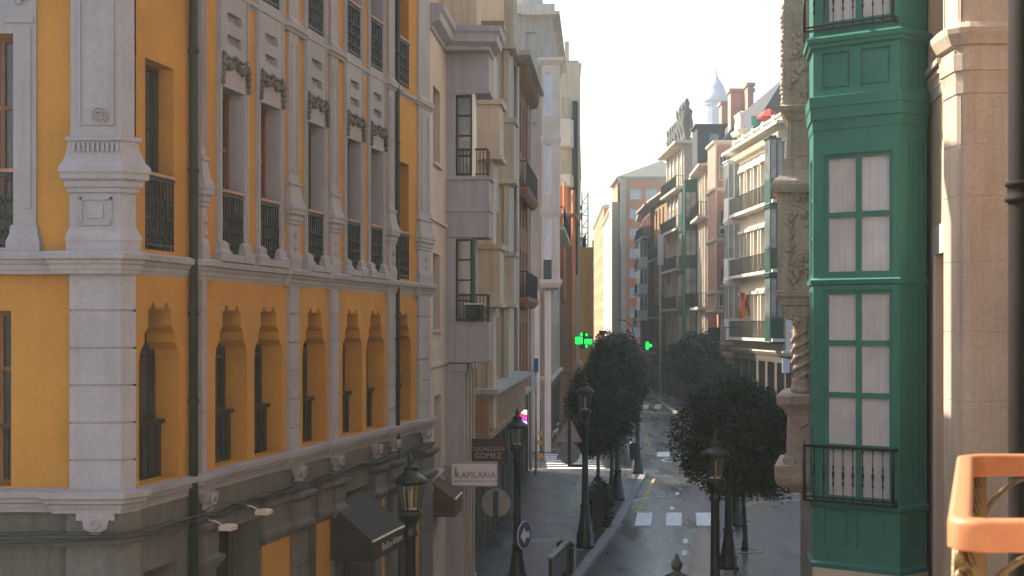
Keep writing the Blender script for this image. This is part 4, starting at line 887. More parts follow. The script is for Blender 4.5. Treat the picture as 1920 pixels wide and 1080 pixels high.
house('far_orange_house', 'sunlit salmon house at the far end of the street', (16.2,251), (17.9,310), (-1,0), 10, 27.5, 'orange', 7, 8, 1.6, cor=.4, cmt='white', win='whiteframe', glass='curtain2', z00=4)
NB = empty('near_building', (2.3,6,0), 'dark wall of the near building behind the thick drainpipe', 'building')
m = MB(); m.loft([(2.32,6.1),(14,6.1),(14,-14),(-14,-14),(-14,-7),(-2,-1.2),(2.32,-1.2)], [(0,0),(5.0,0),(5.02,.05),(5.2,.05),(5.22,0),(15.6,0),(15.65,.3),(15.9,.3),(15.95,0)]); m.build('wall', 'stone', NB)
m = MB(); m.box(Fr((2.32,1.2),(2.32,5.6),(-1,0)), 0, 4.4, -.2, .004, 5.35, 8.3); m.build('balcony_door', 'darkwood', NB)
m = MB(); m.loft([(8.75,11),(8.75,22.25),(13,22.25),(13,11)], [(0,0),(24.2,0),(24.25,.25),(24.4,.25)]); m.build('offscreen_sky_blocker', 'brown', CB)  # unseen block, added to keep skylight and bounce off the left facades
# ================================================================== ground
def sheet(name, pts, z, mt, thick=0):
    m = MB()
    if thick: m.loft(pts, [(z-thick,0),(z,0)])
    else: m.poly([(x,y,z) for x,y in pts])
    return tag(m.build(name, mt), kind='structure')
sheet('ground', [(-150,-25),(200,-25),(200,440),(-150,440)], -.03, 'paving')
sheet('road', [(-60,-20),(60,-20),(60,200),(30,330),(-60,330)], .0, 'asphalt')
KL1 = [(-6,-10),(-2.3,14),(-.2,25),(1.0,31.5),(1.95,37.2),(3.5,46),(5.62,60),(5.75,61),(5.6,62),(5.1,62.6),(4.2,62.8),(-20,62.9)]
sheet('pavement', KL1+[(-20,-10)], .12, 'paving', .3)
KL2 = [(-20,72.9),(5.2,73),(6.3,73.3),(6.85,74.3),(7.5,82),(8.15,92),(9.0,115),(9.4,140),(9.2,165),(4,210)]
sheet('pavement_far', KL2+[(-20,210)], .12, 'paving', .3)
KR1 = [(-.5,0),(1.1,14),(3.45,26),(5.0,34),(5.55,37),(6.95,46),(7.3,48.2),(7.8,49.6),(8.6,50.8),(10.4,51.8),(30,53.5)]
sheet('pavement_plaza', KR1+[(30,0)], .12, 'paving', .3)
KR2 = [(30,77.5),(12,78),(11.1,78.6),(10.9,80),(11.3,90),(11.9,104),(12.3,117),(12.86,140),(13,168),(10,215)]
sheet('pavement_shops', KR2+[(40,215),(40,77.5)], .12, 'paving', .3)
for nm, K, sd in (('kerb', KL1, 1), ('kerb', KL2, 1), ('kerb', KR1, -1), ('kerb', KR2, -1)):
    m = MB(); m.sweep(K, [(-.24,.0),(.012,.0),(.012,.115),(0,.127),(-.24,.127)], 0, sd); tag(m.build(nm, 'kerb'), kind='structure')
sheet('gutter', [(1.1+.05,14),(3.5,26),(5.04,34),(5.6,37),(6.98,46),(7.3,48),(7.6,50),(7.4,54.5),(7.2,53.5),(6.0,46),(4.55,37),(4.1,34),(2.6,26),(.6,14)], .004, 'gutter')
def strip(name, segs, mt='paint', z=.008):
    m = MB()
    for s_ in segs: m.poly([(x,y,z) for x,y in s_])
    return tag(m.build(name, mt), kind='structure')
def bars(Y0, Y1, xs, w, sk=.12): return [[(x+(Y0-Y0)*sk,Y0),(x+w,Y0),(x+w+(Y1-Y0)*sk,Y1),(x+(Y1-Y0)*sk,Y1)] for x in xs]
strip('zebra_crossing', bars(45.7,48.9,[3.93+1.0*i for i in range(4)],.52), z=.012)
strip('zebra_crossing', bars(69.8,72.4,[7.1+1.07*i for i in range(4)],.62), z=.012)
strip('zebra_crossing', bars(110,116,[10.0+.98*i for i in range(3)],.5), z=.012)
strip('zebra_crossing', [[(a,Y),(a+2.6,Y),(a+2.6,Y+.5),(a,Y+.5)] for Y in (64,65.1,66.2,67.3,68.4,69.5,70.6) for a in (1.6,)], z=.008)
def line(name, K, off, w, mt, z=.008, sd=1):
    m = MB(); m.sweep(K, [(off,z-.002),(off+w,z-.002),(off+w,z),(off,z)], 0, sd); return tag(m.build(name, mt), kind='structure')
line('yellow_line', [(3.9,48.6),(5.62,60)], .32, .12, 'ypaint'); line('yellow_line', [(6.95,74.9),(7.5,82),(8.15,92),(8.6,103)], .25, .12, 'ypaint')
arc = [(6.3+2.2*math.cos(a), 50.5+3.2*math.sin(a)) for a in [math.pi*(.95-.045*k) for k in range(10)]]
line('white_line', arc, 0, .08, 'paint', .013); strip('lane_dashes', [[(x,y),(x+.14,y),(x+.26,y+.9),(x+.12,y+.9)] for x, y in ((4.75,39.8),(5.05,42),(5.5,49.6),(6.2,54))], z=.012)
m = MB()
for r0, r1 in ((.72,.80),): m.sweep([(7.95+r0*math.cos(k*.2618), 67.9+r0*1.6*math.sin(k*.2618)) for k in range(25)], [(0,.006),(.1,.006),(.1,.009),(0,.009)])
tag(m.build('speed_marking', 'paint'), kind='structure')
class FlatF:
    tdir = 1
    def p(s, a, n, z): return (7.95+a, 67.9+z*1.9, .009+0*n)
tag(text('30', FlatF(), 0, 0, 0, .8, 'paint', 'speed_numerals'), kind='structure')
K = [(1060,912,.75,.5),(1053,924,.75,.5),(1088,966,.6,.7),(1050,976,.9,.6),(1086,981,.45,.5),(1022,1013,.8,.7),(1073,1030,.6,.5),(1128,882,.7,.5),(1150,907,.6,.5),(1139,935,.7,.5)]
for i, (u, v, w, d) in enumerate(K):
    x, y = G(u, v, .12); m = MB(); Fp = Fr((x-w/2,y),(x+w/2,y),(0,-1)); m.box(Fp, 0, w, -d/2, d/2, .118, .127)
    for k in range(3): m.box(Fp, .04, w-.04, -d/2+.06+k*d/4, -d/2+.1+k*d/4, .127, .132)
    tag(m.build('inspection_cover', 'signgrey'), 'pale metal inspection cover let into the dark paving', 'manhole cover', 'inspection covers in the paving')
# ================================================================== street lamps
def lamp():
    R_ = empty('street_lamp', (0,0,0), '-', 'street lamp', 'black lantern street lamps along the kerbs')
    m = MB(); m.lathe((0,0,0), [(.27,0),(.27,.10),(.24,.14),(.25,.34),(.21,.40),(.17,.62),(.13,.90),(.12,1.0),(.15,1.03),(.15,1.08),(.105,1.12),(.10,1.3),(.085,2.2),(.08,3.05),(.11,3.08),(.11,3.14),(.08,3.18),(.10,3.26),(.16,3.36),(.18,3.40),(.18,3.46)], 12); m.build('post', 'lampiron', R_)
    m = MB()
    for k in range(6):
        a = math.pi/3*k+.3; m.tube([(.15*math.cos(a),.15*math.sin(a),3.46),(.215*math.cos(a),.215*math.sin(a),3.9)], .012, 4)
    for r, z in ((.165,3.47),(.225,3.89)): m.tube([(r*math.cos(math.pi/3*k+.3), r*math.sin(math.pi/3*k+.3), z) for k in range(7)], .018, 4)
    m.build('lantern_frame', 'lampiron', R_)
    m = MB(); m.lathe((0,0,0), [(.15,3.47),(.215,3.88)], 6, sm=False, rot=.3); m.f = m.f[:-2]; m.m = m.m[:-2]; m.sm = m.sm[:-2]; m.build('lantern_glass', 'lglass', R_)
    m = MB(); m.lathe((0,0,0), [(.25,3.89),(.27,3.92),(.26,3.95),(.20,4.0),(.13,4.04),(.11,4.08),(.11,4.12),(.13,4.13),(.05,4.17),(.03,4.19),(.05,4.22),(.055,4.26),(.03,4.30),(.012,4.36)], 12); m.build('cap', 'lampiron', R_)
    m = MB(); m.lathe((0,0,0), [(.012,3.48),(.03,3.5),(.022,3.56),(.022,3.78),(.01,3.8)], 6); m.build('bulb', 'glow', R_)
    m = MB(); m.lathe((0,0,0), [(.12,3.465),(.10,3.50)], 8); m.build('reflector', 'signwhite', R_)
    return R_
L0 = lamp()
lamps = [((770,22),1,'lamp beside the black awning, its big lantern before the grey pilasters'), ((970,34),1,'lamp carrying the blue arrow sign and a round grey sign back'), ((1097,40.5),1.13,'tall lamp in front of the tree, carrying triangle and disc sign backs'), ((1158,51.7),1,'lamp whose bell foot stands mid pavement, lantern lost in the leaves'), ((1195,60.8),1,'lamp at the pavement corner with a litter bin strapped to it'),
 ((1269,13.5),.955,'lamp of which only the finial and cap show at the frame bottom'), ((1341,26.5),1,'lamp with clear lantern in front of the round tree crown'), ((1366,37),.95,'lamp close behind the clear lantern, its head against the round crown'), ((1380,45),.93,'lamp with short dark foot behind the slender trunk'),
 ((1232,140),1,'far lamp on the shop pavement, farthest of the row'), ((1255,127.4),1,'far lamp on the shop pavement beside the tall banner pole')]
for i, ((u, Y), sz, lb) in enumerate(lamps):
    o = L0 if i == 0 else copy_tree(L0); o.location = ((u-960)/FPX*Y, Y, .12); o.scale = (1,1,sz); o['label'] = 'black lantern street '+lb
    if i % 2: o.rotation_euler.z = .3
# ================================================================== trees
def tree(name, x, y, cz, rx, rz, n, size, label, seed, trunk_r=.09, mt='leaf', grp='small round street trees', dx=0, dy=0, cat='tree'):
    rg = random.Random(seed); R_ = empty(name, (x,y,.1), label, cat, grp)
    m = MB(); top = cz-rz*.5; pts = [(x,y,.1),(x+.02,y,.5),(x+.03+dx*.3,y+dy*.3,top*.6),(x+dx*.7,y+dy*.7,top)]
    m.tube(pts, [trunk_r*1.5,trunk_r,trunk_r*.8,trunk_r*.7], 8)
    cx, cy = x+dx, y+dy
    for k in range(9):
        a = k*.7+rg.random(); q = rg.uniform(.5,.85); e = (cx+rx*q*math.cos(a), cy+rx*q*math.sin(a), cz+rz*rg.uniform(-.4,.6))
        mid = ((cx+e[0])/2, (cy+e[1])/2, (top+e[2])/2+.1); m.tube([(x+dx*.7,y+dy*.7,top-.1), mid, e], [trunk_r*.5,trunk_r*.3,trunk_r*.1], 5)
    m.build('trunk', 'bark', R_)
    m = MB(); cl = []
    for k in range(70):
        while 1:
            d = Vector((rg.uniform(-1,1), rg.uniform(-1,1), rg.uniform(-1,1)))
            if .02 < d.length < 1: break
        d = d.normalized()*rg.uniform(.45,.92); cl.append((Vector((cx+d.x*rx, cy+d.y*rx, cz+d.z*rz)), rg.uniform(.16,.27)*rx, rg.random()))
    for i in range(n):
        c, r, dk = cl[rg.randrange(70)] if rg.random() < .82 else (Vector((cx,cy,cz)), rx*.98, .3)
        d = Vector((rg.gauss(0,1), rg.gauss(0,1), rg.gauss(0,1))).normalized()
        p = c + d*r*rg.uniform(.6,1.12)
        if r > rx*.9: p = Vector((cx+d.x*rx*rg.uniform(.82,1.02), cy+d.y*rx*rg.uniform(.82,1.02), cz+d.z*rz*rg.uniform(.82,1.02)))
        a = Vector((rg.gauss(0,1), rg.gauss(0,1), rg.gauss(0,.6)-.4)).normalized(); b = a.cross(d+Vector((.01,.02,.03)))
        if b.length < .05: continue
        b.normalize(); s_ = size*rg.uniform(.6,1.3)
        q = len(m.v); m.v += [tuple(p), tuple(p+a*s_*.5+b*s_*.28), tuple(p+a*s_), tuple(p+a*s_*.5-b*s_*.28)]
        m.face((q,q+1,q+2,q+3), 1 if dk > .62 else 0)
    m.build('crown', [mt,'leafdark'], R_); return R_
x_ = lambda u, Y: (u-960)/FPX*Y
tree('street_tree', x_(1396,40), 40, 6.45-205*39.2/FPX, 1.82, 1.66, 42000, .105, 'broad round tree with a slender trunk rising from a paving ring', 11, .07, dx=-.52, dy=-1.9)
tree('street_tree', x_(1120,46), 46, 6.45-158*46/FPX, 1.08, 1.6, 26000, .105, 'narrow dark tree on the pavement behind the tallest lamp', 12, .07)
tree('street_tree', x_(1146,56), 56, 6.45-135*56/FPX, 1.25, 2.35, 28000, .13, 'tall column-shaped tree with its top above the green-lit corner', 13, .08)
tree('street_tree', x_(1163,79), 78, 6.45-95*78/FPX, 1.4, 2.5, 10000, .22, 'leafy tree past the crossing, its crown greying over the road', 14, .09)
tree('street_tree', x_(1306,85), 85, 6.45-62*85/FPX, 1.5, 1.55, 10000, .22, 'round dark tree before the shops under the pink tower', 15, .09)
tree('street_tree', x_(1268,122), 122, 3.6, 1.2, 1.3, 4000, .26, 'small far tree beside the banner pole', 16, .1)
tree('street_tree', x_(1243,132), 132, 3.5, 1.0, 1.2, 3000, .28, 'smallest far tree between two lamps on the shop pavement', 17, .1)
tree('street_tree', x_(1140,100), 100, 4.2, 1.3, 2.0, 5000, .24, 'tree at the far end of the scaffolded pavement', 18, .1)
tree('street_tree', x_(1172,118), 118, 4.0, 1.3, 1.9, 4000, .26, 'pale green tree where the street narrows', 19, .1)
tree('street_tree', x_(1395,72), 79.2, 3.2, 1.1, 1.1, 4000, .2, 'low tree in front of the cream building shopfronts', 20, .08)
tree('planter_shrub', x_(1124,44), 44, .95, .45, .85, 4200, .1, 'loose green shrub growing at the kerb beside the tall lamp', 21, .03, grp=None, cat='shrub')
m = MB(); c = (x_(1396,40), 40, .12); m.sweep([(c[0]+.45*math.cos(k*.3927), c[1]+.45*math.sin(k*.3927)) for k in range(17)], [(-.12,.12),(.12,.12),(.12,.135),(-.12,.135)]); tag(m.build('tree_grate', 'kerb'), 'pale stone ring set round the slender trunk', 'tree ring')
# ================================================================== signs on posts
def disc(F, s, z, r, n0, n1, name, mt, parent=None, sides=28, rot=0):
    m = MB(); k = sides; b = 0
    m.v = [F.p(s+r*math.cos(2*math.pi*i/k+rot), n0, z+r*math.sin(2*math.pi*i/k+rot)) for i in range(k)] + [F.p(s+r*math.cos(2*math.pi*i/k+rot), n1, z+r*math.sin(2*math.pi*i/k+rot)) for i in range(k)]
    m.face(range(k)); m.face(range(k,2*k)); [m.face((i,(i+1)%k,k+(i+1)%k,k+i)) for i in range(k)]
    return m.build(name, mt, parent)
# round sign seen from behind on lamp
Y = 33.9; z = 6.45-333*Y/FPX; R_ = empty('traffic_sign', (x_(930,Y),Y,z), 'round grey traffic sign seen from behind, with a vertical bracket', 'traffic sign')
Fz = Fr((x_(930,Y),Y),(x_(930,Y)+1,Y),(0,-1)); disc(Fz, 0, z, .345, -.01, .01, 'plate', 'signgrey', R_); m = MB()
m.box(Fz, -.07, .05, .011, .06, z-.36, z+.28); m.box(Fz, .051, .42, .02, .06, z-.40, z-.33); m.build('bracket', 'iron', R_)
disc(Fz, .17, z+.08, .045, .011, .014, 'sticker', 'signal', R_, 12)
Y = 40.1; z = 6.45-240*Y/FPX; R_ = empty('traffic_sign', (x_(1067,Y),Y,z), 'triangular and round sign plates seen from behind on one bracket', 'traffic sign')
Fz = Fr((x_(1067,Y),Y),(x_(1067,Y)+1,Y),(0,-1)); disc(Fz, 0, z, .31, -.01, .01, 'plate', 'signgrey', R_)
m = MB(); zt = z+.31
tp = [(-.34,zt),(.34,zt),(.36,zt+.05),(.06,zt+.62),(-.06,zt+.62),(-.36,zt+.05)]; b = 0; m.v = [Fz.p(a,.01,c_) for a,c_ in tp]+[Fz.p(a,-.01,c_) for a,c_ in tp]; m.face(range(6)); m.face(range(6,12)); [m.face((i,(i+1)%6,6+(i+1)%6,6+i)) for i in range(6)]
m.build('triangle', 'signpink', R_); m = MB(); m.box(Fz, -.04, .05, .011, .06, z-.36, zt+.68); m.box(Fz, .051, .45, .02, .06, z-.38, z-.32); m.build('bracket', 'iron', R_)
Y = 33.7; z = 6.45-393*Y/FPX; xx = x_(978,Y); R_ = empty('traffic_sign', (xx,Y,z), 'blue disc with a white arrow, strapped side-on to a lamp post', 'traffic sign')
nn = Vector((.86,-.5)); Fz = Fr((xx,Y), (xx-nn.y, Y+nn.x), tuple(nn)); disc(Fz, .0, z, .34, .07, .09, 'plate', 'signwhite', R_); disc(Fz, 0, z, .315, .091, .094, 'face', 'blue', R_)
m = MB(); m.v = [Fz.p(a,.097,z+c_) for a,c_ in ((-.22,0),(-.02,.2),(.02,.07),(.22,.07),(.22,-.07),(.02,-.07),(-.02,-.2))]; m.face((0,1,2,5,6)); m.face((2,3,4,5)); m.build('arrow', 'cloud', R_)
# shop signs
Y = 31.7; Fk = Fr((x_(847,Y),Y),(x_(931.5,Y),Y),(0,-1)); za, zb2 = 6.45-300*Y/FPX, 6.45-259*Y/FPX
R_ = empty('shop_sign', (Fk.A.x,Y,za), 'pale projecting shop sign reading KAPILARIA in green letters', 'shop sign')
m = MB(); m.box(Fk, 0, Fk.L, -.12, 0, za, zb2); m.build('panel', 'signwhite', R_)
m = MB()
for q in ((-.02,Fk.L+.02,zb2,zb2+.03),(-.02,Fk.L+.02,za-.03,za),(-.03,0,za,zb2),(Fk.L,Fk.L+.03,za,zb2)): m.box(Fk, q[0], q[1], -.13, .012, q[2], q[3])
m.box(Fk, -.2, -.031, -.1, -.03, za+.1, zb2-.05); m.build('frame', 'signgrey', R_)
text('KAPILARIA', Fk, Fk.L*.53, .004, (za+zb2)/2-.02, .215, 'signtext', parent=R_, squash=.88); text('CENTRO DE RECUPERACION CAPILAR', Fk, Fk.L*.54, .004, za+.09, .058, 'signtext', 'small_lettering', parent=R_)
m = MB(); m.tube([Fk.p(.07,.01,za+.2), Fk.p(.09,.01,za+.34), Fk.p(.05,.01,za+.42)], .012, 4); m.tube([Fk.p(.08,.01,za+.3), Fk.p(.12,.01,za+.38)], .01, 4); m.build('sprig', 'signtext', R_)
Y = 34; Fk = Fr((x_(876,Y),Y),(x_(950,Y),Y),(0,-1)); za, zb2 = 6.45-262*Y/FPX, 6.45-215*Y/FPX
R_ = empty('shop_sign', (Fk.A.x,Y,za), 'dark red sign board reading CUCHILLERIA GOMEZ in thin grey letters', 'shop sign')
m = MB(); m.box(Fk, 0, Fk.L, -.1, 0, za, zb2); m.build('panel', 'signred', R_); m = MB(); m.box(Fk, -.02, Fk.L+.02, -.11, .01, zb2, zb2+.03); m.box(Fk, -.3, 0, -.08, -.03, za+.2, za+.26); m.build('frame', 'iron', R_)
text('CUCHILLERIA', Fk, Fk.L*.52, .004, zb2-.22, .135, 'greytext', parent=R_); text('GOMEZ', Fk, Fk.L*.52, .004, zb2-.38, .19, 'greytext', parent=R_); m = MB(); m.box(Fk, Fk.L*.42, Fk.L*.62, .002, .008, za+.05, za+.075); m.build('underline', 'greytext', R_)
# neon barber sign, crosses
Y = 52; R_ = empty('neon_sign', (x_(980,Y),Y,3.1), 'purple red and white glowing neon lozenge on the shop wall', 'neon sign'); Fk = Fr((x_(971,Y),Y),(x_(989,Y),Y),(0,-1)); zt, zl = 6.45-156*Y/FPX, 6.45-188*Y/FPX
def slant(name, a, b, mt):
    m = MB(); h = zt-zl; q = lambda t: Fk.L*.35
    m.poly([Fk.p(Fk.L*(.05+.25*a),.02,zl+h*a), Fk.p(Fk.L*.95,.02,zl+h*(a-.12)), Fk.p(Fk.L*.95,.02,zl+h*(b-.06)), Fk.p(Fk.L*(.05+.25*b),.02,zl+h*b*.96)]); m.build(name, mt, R_)
for a, b, mt in ((.12,.3,'neonw'),(.32,.52,'neonp'),(.55,.7,'neonr'),(.74,.98,'neonw')): slant('tube_band', a, b, mt)
slant('tube_band', .0, .1, 'neonp'); m = MB(); m.box(Fk, .0, Fk.L, -.08, .01, zl, zt); m.box(Fk, -.5, 0, -.05, -.02, zl+.2, zl+.25); m.build('housing', 'iron', R_)
Y = 88.5; R_ = empty('pharmacy_cross', (x_(1093,Y),Y,5.5), 'large green neon pharmacy cross under the golden netting', 'pharmacy sign'); Fk = Fr((x_(1077,Y),Y),(x_(1113,Y),Y),(0,-1)); fz = lambda v: 6.45+(610-v)/FPX*Y; m = MB()
for a, b, v0, v1 in ((1079,1092,632,645),(1096,1110,636,645),(1088,1092,624,630),(1098,1101,625,630),(1098,1101,647,652)): m.box(Fk, Fk.su(a), Fk.su(b), .01, .03, fz(v1), fz(v0))
m.build('neon', 'cross', R_); m = MB(); m.box(Fk, Fk.su(1078), Fk.su(1112), -.15, .0, fz(646), fz(631)); m.box(Fk, Fk.su(1087), Fk.su(1102), -.15, 0, fz(654), fz(646.1)); m.box(Fk, Fk.su(1087), Fk.su(1102), -.15, 0, fz(630.9), fz(622)); m.build('housing', 'iron', R_)
Y = 139; R_ = empty('pharmacy_cross', (x_(1215,Y),Y,4.4), 'small green neon cross hanging on the far right facades', 'pharmacy sign'); Fk = Fr((x_(1200,Y),Y),(x_(1230,Y),Y),(0,-1)); fz = lambda v: 6.45+(610-v)/FPX*Y; m = MB()
for a, b, v0, v1 in ((1211,1216,641,655),(1216,1222,645.5,650.5)): m.box(Fk, Fk.su(a), Fk.su(b), .01, .03, fz(v1), fz(v0))
m.build('neon', 'cross', R_); m = MB(); m.box(Fk, Fk.su(1209), Fk.su(1224), -.15, 0, fz(651), fz(645)); m.box(Fk, Fk.su(1211), Fk.su(1217), -.14, .005, fz(655.5), fz(640.5)); m.box(Fk, Fk.su(1224), Fk.su(1236), -.1, -.05, fz(649), fz(647)); m.build('housing', 'iron', R_)
# poles, flags, small signs
def pole(name, x, y, h, r, mt, label, cat='pole'):
    R_ = empty(name, (x,y,.12), label, cat); m = MB(); m.tube([(x,y,.12),(x,y,h*.4),(x,y,h)], [r*1.2,r,r*.7], 8); m.build('shaft', mt, R_); m = MB(); m.lathe((x,y,.12), [(r*2.2,0),(r*2.2,.1),(r*1.3,.25)], 10); m.build('base_plate', mt, R_); return R_
R_ = pole('banner_pole', x_(1238,121), 121, 14.2, .09, 'palestone', 'tall pale pole with a white banner above the far shop pavement')
m = MB(); Fk = Fr((x_(1233,120.9),120.8),(x_(1244,120.8),120.8),(0,-1)); m.box(Fk, 0, Fk.L, -.02, .0, 6.45+113*121/FPX, 6.45+170*121/FPX); m.build('banner', 'signwhite', R_)
R_ = pole('reflector_post', 1.36, 67.5, 3.0, .04, 'iron', 'slim dark post with yellow discs at the side street corner', 'post'); Fk = Fr((1.3,67.4),(2.3,67.4),(0,-1))
for v, dx in ((812,.04),(830,-.04),(855,.04)): disc(Fk, dx+.02, 6.45-(v-610)*67.4/FPX, .13, 0, .03, 'disc', 'signal', R_, 12)
R_ = pole('parking_sign', 1.02, 60.5, 5.0, .04, 'signgrey', 'tall thin post with blue banner in front of the stone pilaster', 'sign post'); m = MB(); Fk = Fr((.92,60.4),(1.92,60.4),(0,-1)); m.box(Fk, 0, .2, -.02, 0, 4.45, 5.05); m.build('banner', 'bluecloth', R_)
m = MB(); m.box(Fk, -.08, .14, -.02, 0, 3.8, 4.3); m.build('panel', 'signwhite', R_)
R_ = pole('traffic_light', x_(1190,138), 138, 5.2, .09, 'iron', 'traffic light with yellow housings on a curved mast over the far road', 'traffic light')
m = MB(); x0 = x_(1190,138); m.tube([(x0,138,5.1),(x0-.25,138,6.3),(x0-.9,138,6.9),(x0-1.5,138,7.0)], .06, 6); m.tube([(x0,138,4.9),(x0+.3,138,4.95)], .05, 6); m.build('mast_arm', 'iron', R_)
for dx, z0 in ((.2,3.75),): 
    Fk = Fr((x0+dx-.18,137.8),(x0+dx+.18,137.8),(0,-1)); m = MB(); m.box(Fk, 0, .36, -.3, 0, z0, z0+.95); hb = m.build('signal_housing', 'signal', R_)
    for k in range(3): disc(Fk, .18, z0+.18+.3*k, .1, .002, .02, 'lens', 'shopdark', hb, 12)
R_ = pole('traffic_light', x_(1216,131), 131, 3.9, .07, 'iron', 'second yellow traffic light below the small green cross', 'traffic light')
Fk = Fr((x_(1213,130.8),130.8),(x_(1220,130.8),130.8),(0,-1)); m = MB(); m.box(Fk, 0, Fk.L, -.3, 0, 3.0, 4.0); hb = m.build('signal_housing', 'signal', R_)
for k in range(3): disc(Fk, Fk.L/2, 3.2+.3*k, .1, .002, .02, 'lens', 'shopdark', hb, 12)
Fk = Fr((x_(1222,130),130),(x_(1231,130),130),(0,-1)); disc(Fk, Fk.L/2, 6.45-52*130/FPX, .26, 0, .03, 'no_entry_plate', 'redcloth', None); o = bpy.data.objects['no_entry_plate']; o.name = 'no_entry_sign'; tag(o, 'small red round sign beside the second traffic light', 'traffic sign')
m = MB(); m.box(Fk, .08, Fk.L-.08, .031, .04, 6.45-53.5*130/FPX, 6.45-50.5*130/FPX); m.build('bar', 'signwhite', o); m = MB(); m.tube([(x_(1226.5,130),130.1,.1),(x_(1226.5,130),130.1,4)], .04, 6); m.build('stem_pole', 'iron', o)
def flag(x, y, z0, z1, w, cols, label, lean=.5):
    R_ = empty('flag', (x,y,z0), label, 'flag', 'flags on the balconies'); m = MB(); m.tube([(x+.6,y,z0+.1),(x-.15,y-.3,z1+.3)], .025, 5); m.build('flagpole', 'signgrey', R_)
    k = len(cols)
    for i, c_ in enumerate(cols):
        m = MB(); n = 6
        for j in range(n+1):
            t = j/n
            for e in (i/k, (i+1)/k): m.v.append((x-.1+w*e+.10*math.sin(t*5+e*4), y-.3+.16*math.sin(t*4+e*7), z1-(z1-z0)*t*(1-.25*e)-.2*e))
        for j in range(n): m.face((2*j,2*j+1,2*j+3,2*j+2), 0, True)
        m.build('stripe', c_, R_)
flag(x_(1338,99), 99, 6.45+101*99/FPX, 6.45+133*99/FPX, .5, ('redcloth','ycloth','ycloth'), 'drooping red and yellow flag on the grey-beige pilastered facade')
flag(x_(1389,90), 90, 6.45+12*90/FPX, 6.45+62*90/FPX, .62, ('redcloth','ycloth','redcloth'), 'hanging red and yellow flag on the sunlit balconied facade')
def board(u0, u1, v0, v1, Y, mt, label, leg=False):
    R_ = empty('hanging_sign', W((u0+u1)/2, v1, Y), label, 'sign'); Fk = Fr((x_(u0,Y),Y),(x_(u1,Y),Y),(0,-1)); m = MB(); z0, z1 = W(0,v1,Y)[2], W(0,v0,Y)[2]; m.box(Fk, 0, Fk.L, -.1, 0, z0, z1); m.build('panel', mt, R_)
    m = MB(); m.box(Fk, Fk.L, Fk.L+1.0, -.07, -.03, z1-.12, z1-.06); m.box(Fk, Fk.L, Fk.L+1.0, -.07, -.03, z0+.06, z0+.12); m.build('bracket', 'iron', R_)
board(1467,1481,673,699,80,'signwhite','pale projecting sign at the near end of the cream building shops')
board(1351,1361,612,641,92,'signpink','narrow pink-white sign under the square tower bay')
board(1186,1194,598,614,160,'signwhite','small white sign far away below the maroon facade')
# barrier, bins, info box
R_ = empty('pedestrian_barrier', (.9,32.7,.12), 'low dark panel barrier with a pale top rail at the kerb', 'barrier'); Fb = Fr((.88,32.7),(1.36,35.2),(1,0)); m = MB(); m.box(Fb, 0, Fb.L, -.06, .06, 1.08, 1.13); m.build('top_rail', 'signgrey', R_)
m = MB(); m.box(Fb, .06, Fb.L-.06, -.015, .015, .45, .98); m.build('panel', 'iron', R_); 
for a in (0,Fb.L-.07): m = MB(); m.box(Fb, a, a+.07, -.04, .04, .12, 1.08); m.build('post', 'iron', R_)
def bin_(x, y, z, label, h=.85, r=.22):
    R_ = empty('litter_bin', (x,y,z), label, 'litter bin'); m = MB(); m.lathe((x,y,z), [(r*.85,0),(r,.05),(r,h*.75),(r*1.05,h*.78)], 14); m.build('drum', 'iron', R_); m = MB(); m.lathe((x,y,z+h*.82), [(r*1.1,0),(r,.08),(r*.6,.14),(.01,.16)], 14); m.build('hood', 'iron', R_)
    for a in (-1,1): m = MB(); m.box(Fr((x,y),(x+1,y),(0,-1)), a*r*.8-.01, a*r*.8+.01, -.02, .02, z+h*.7, z+h*.84); m.build('hood_bracket', 'iron', R_)
bin_(x_(1060,36.3), 36.3, .12, 'round black litter bin just beyond the low barrier'); bin_(x_(1187,60.5), 60.5, .75, 'dark litter bin hung on the corner lamp post', .75, .2)
R_ = empty('information_post', (x_(1120,43.6),43.6,.12), 'tall dark cabinet standing in the shrub by the kerb', 'cabinet'); Fk = Fr((x_(1112,43.6),43.6),(x_(1131,43.6),43.6),(0,-1)); m = MB(); m.loft([Fk.xy(0,0),Fk.xy(Fk.L,0),Fk.xy(Fk.L,-.25),Fk.xy(0,-.25)], [(.12,.02),(.2,.02),(.21,0),(1.55,0),(1.6,-.04)]); m.build('casing', 'iron', R_); m = MB(); m.box(Fk, .04, Fk.L-.04, .002, .015, .3, 1.45); m.build('door_panel', 'pipe', R_)
# slim bar reaching from a post to the stone bay
R_ = empty('gate_bar', (x_(1390,47),47,.12), 'thin black horizontal bar held on a short post over the plaza', 'barrier'); m = MB(); m.tube([(x_(1394,46.5),46.5,.12),(x_(1394,46.5),46.5,1.25)], .05, 8); m.build('post', 'iron', R_); m = MB(); m.tube([(x_(1388,46.5),46.5,1.1),(x_(1394,46.5)+2.9,45.2,1.1)], .035, 6); m.build('bar', 'iron', R_)
# parasol on the roof terrace
R_ = empty('parasol', (15.9,88,18.2), 'red parasol with a teal screen on the roof terrace', 'parasol'); m = MB(); m.tube([(15.9,88,18),(15.9,88,19.8)], .04, 6); m.build('pole', 'signgrey', R_); m = MB(); m.lathe((15.9,88,0), [(.78,19.2),(.8,19.3),(.4,19.65),(.05,19.85)], 8, sm=False); m.build('canopy', 'redcloth', R_); m = MB(); m.box(Fr((14.9,88.6),(15.7,88.6),(0,-1)), 0, .8, -.05, 0, 18.9, 19.5); m.build('screen', 'teal', R_)
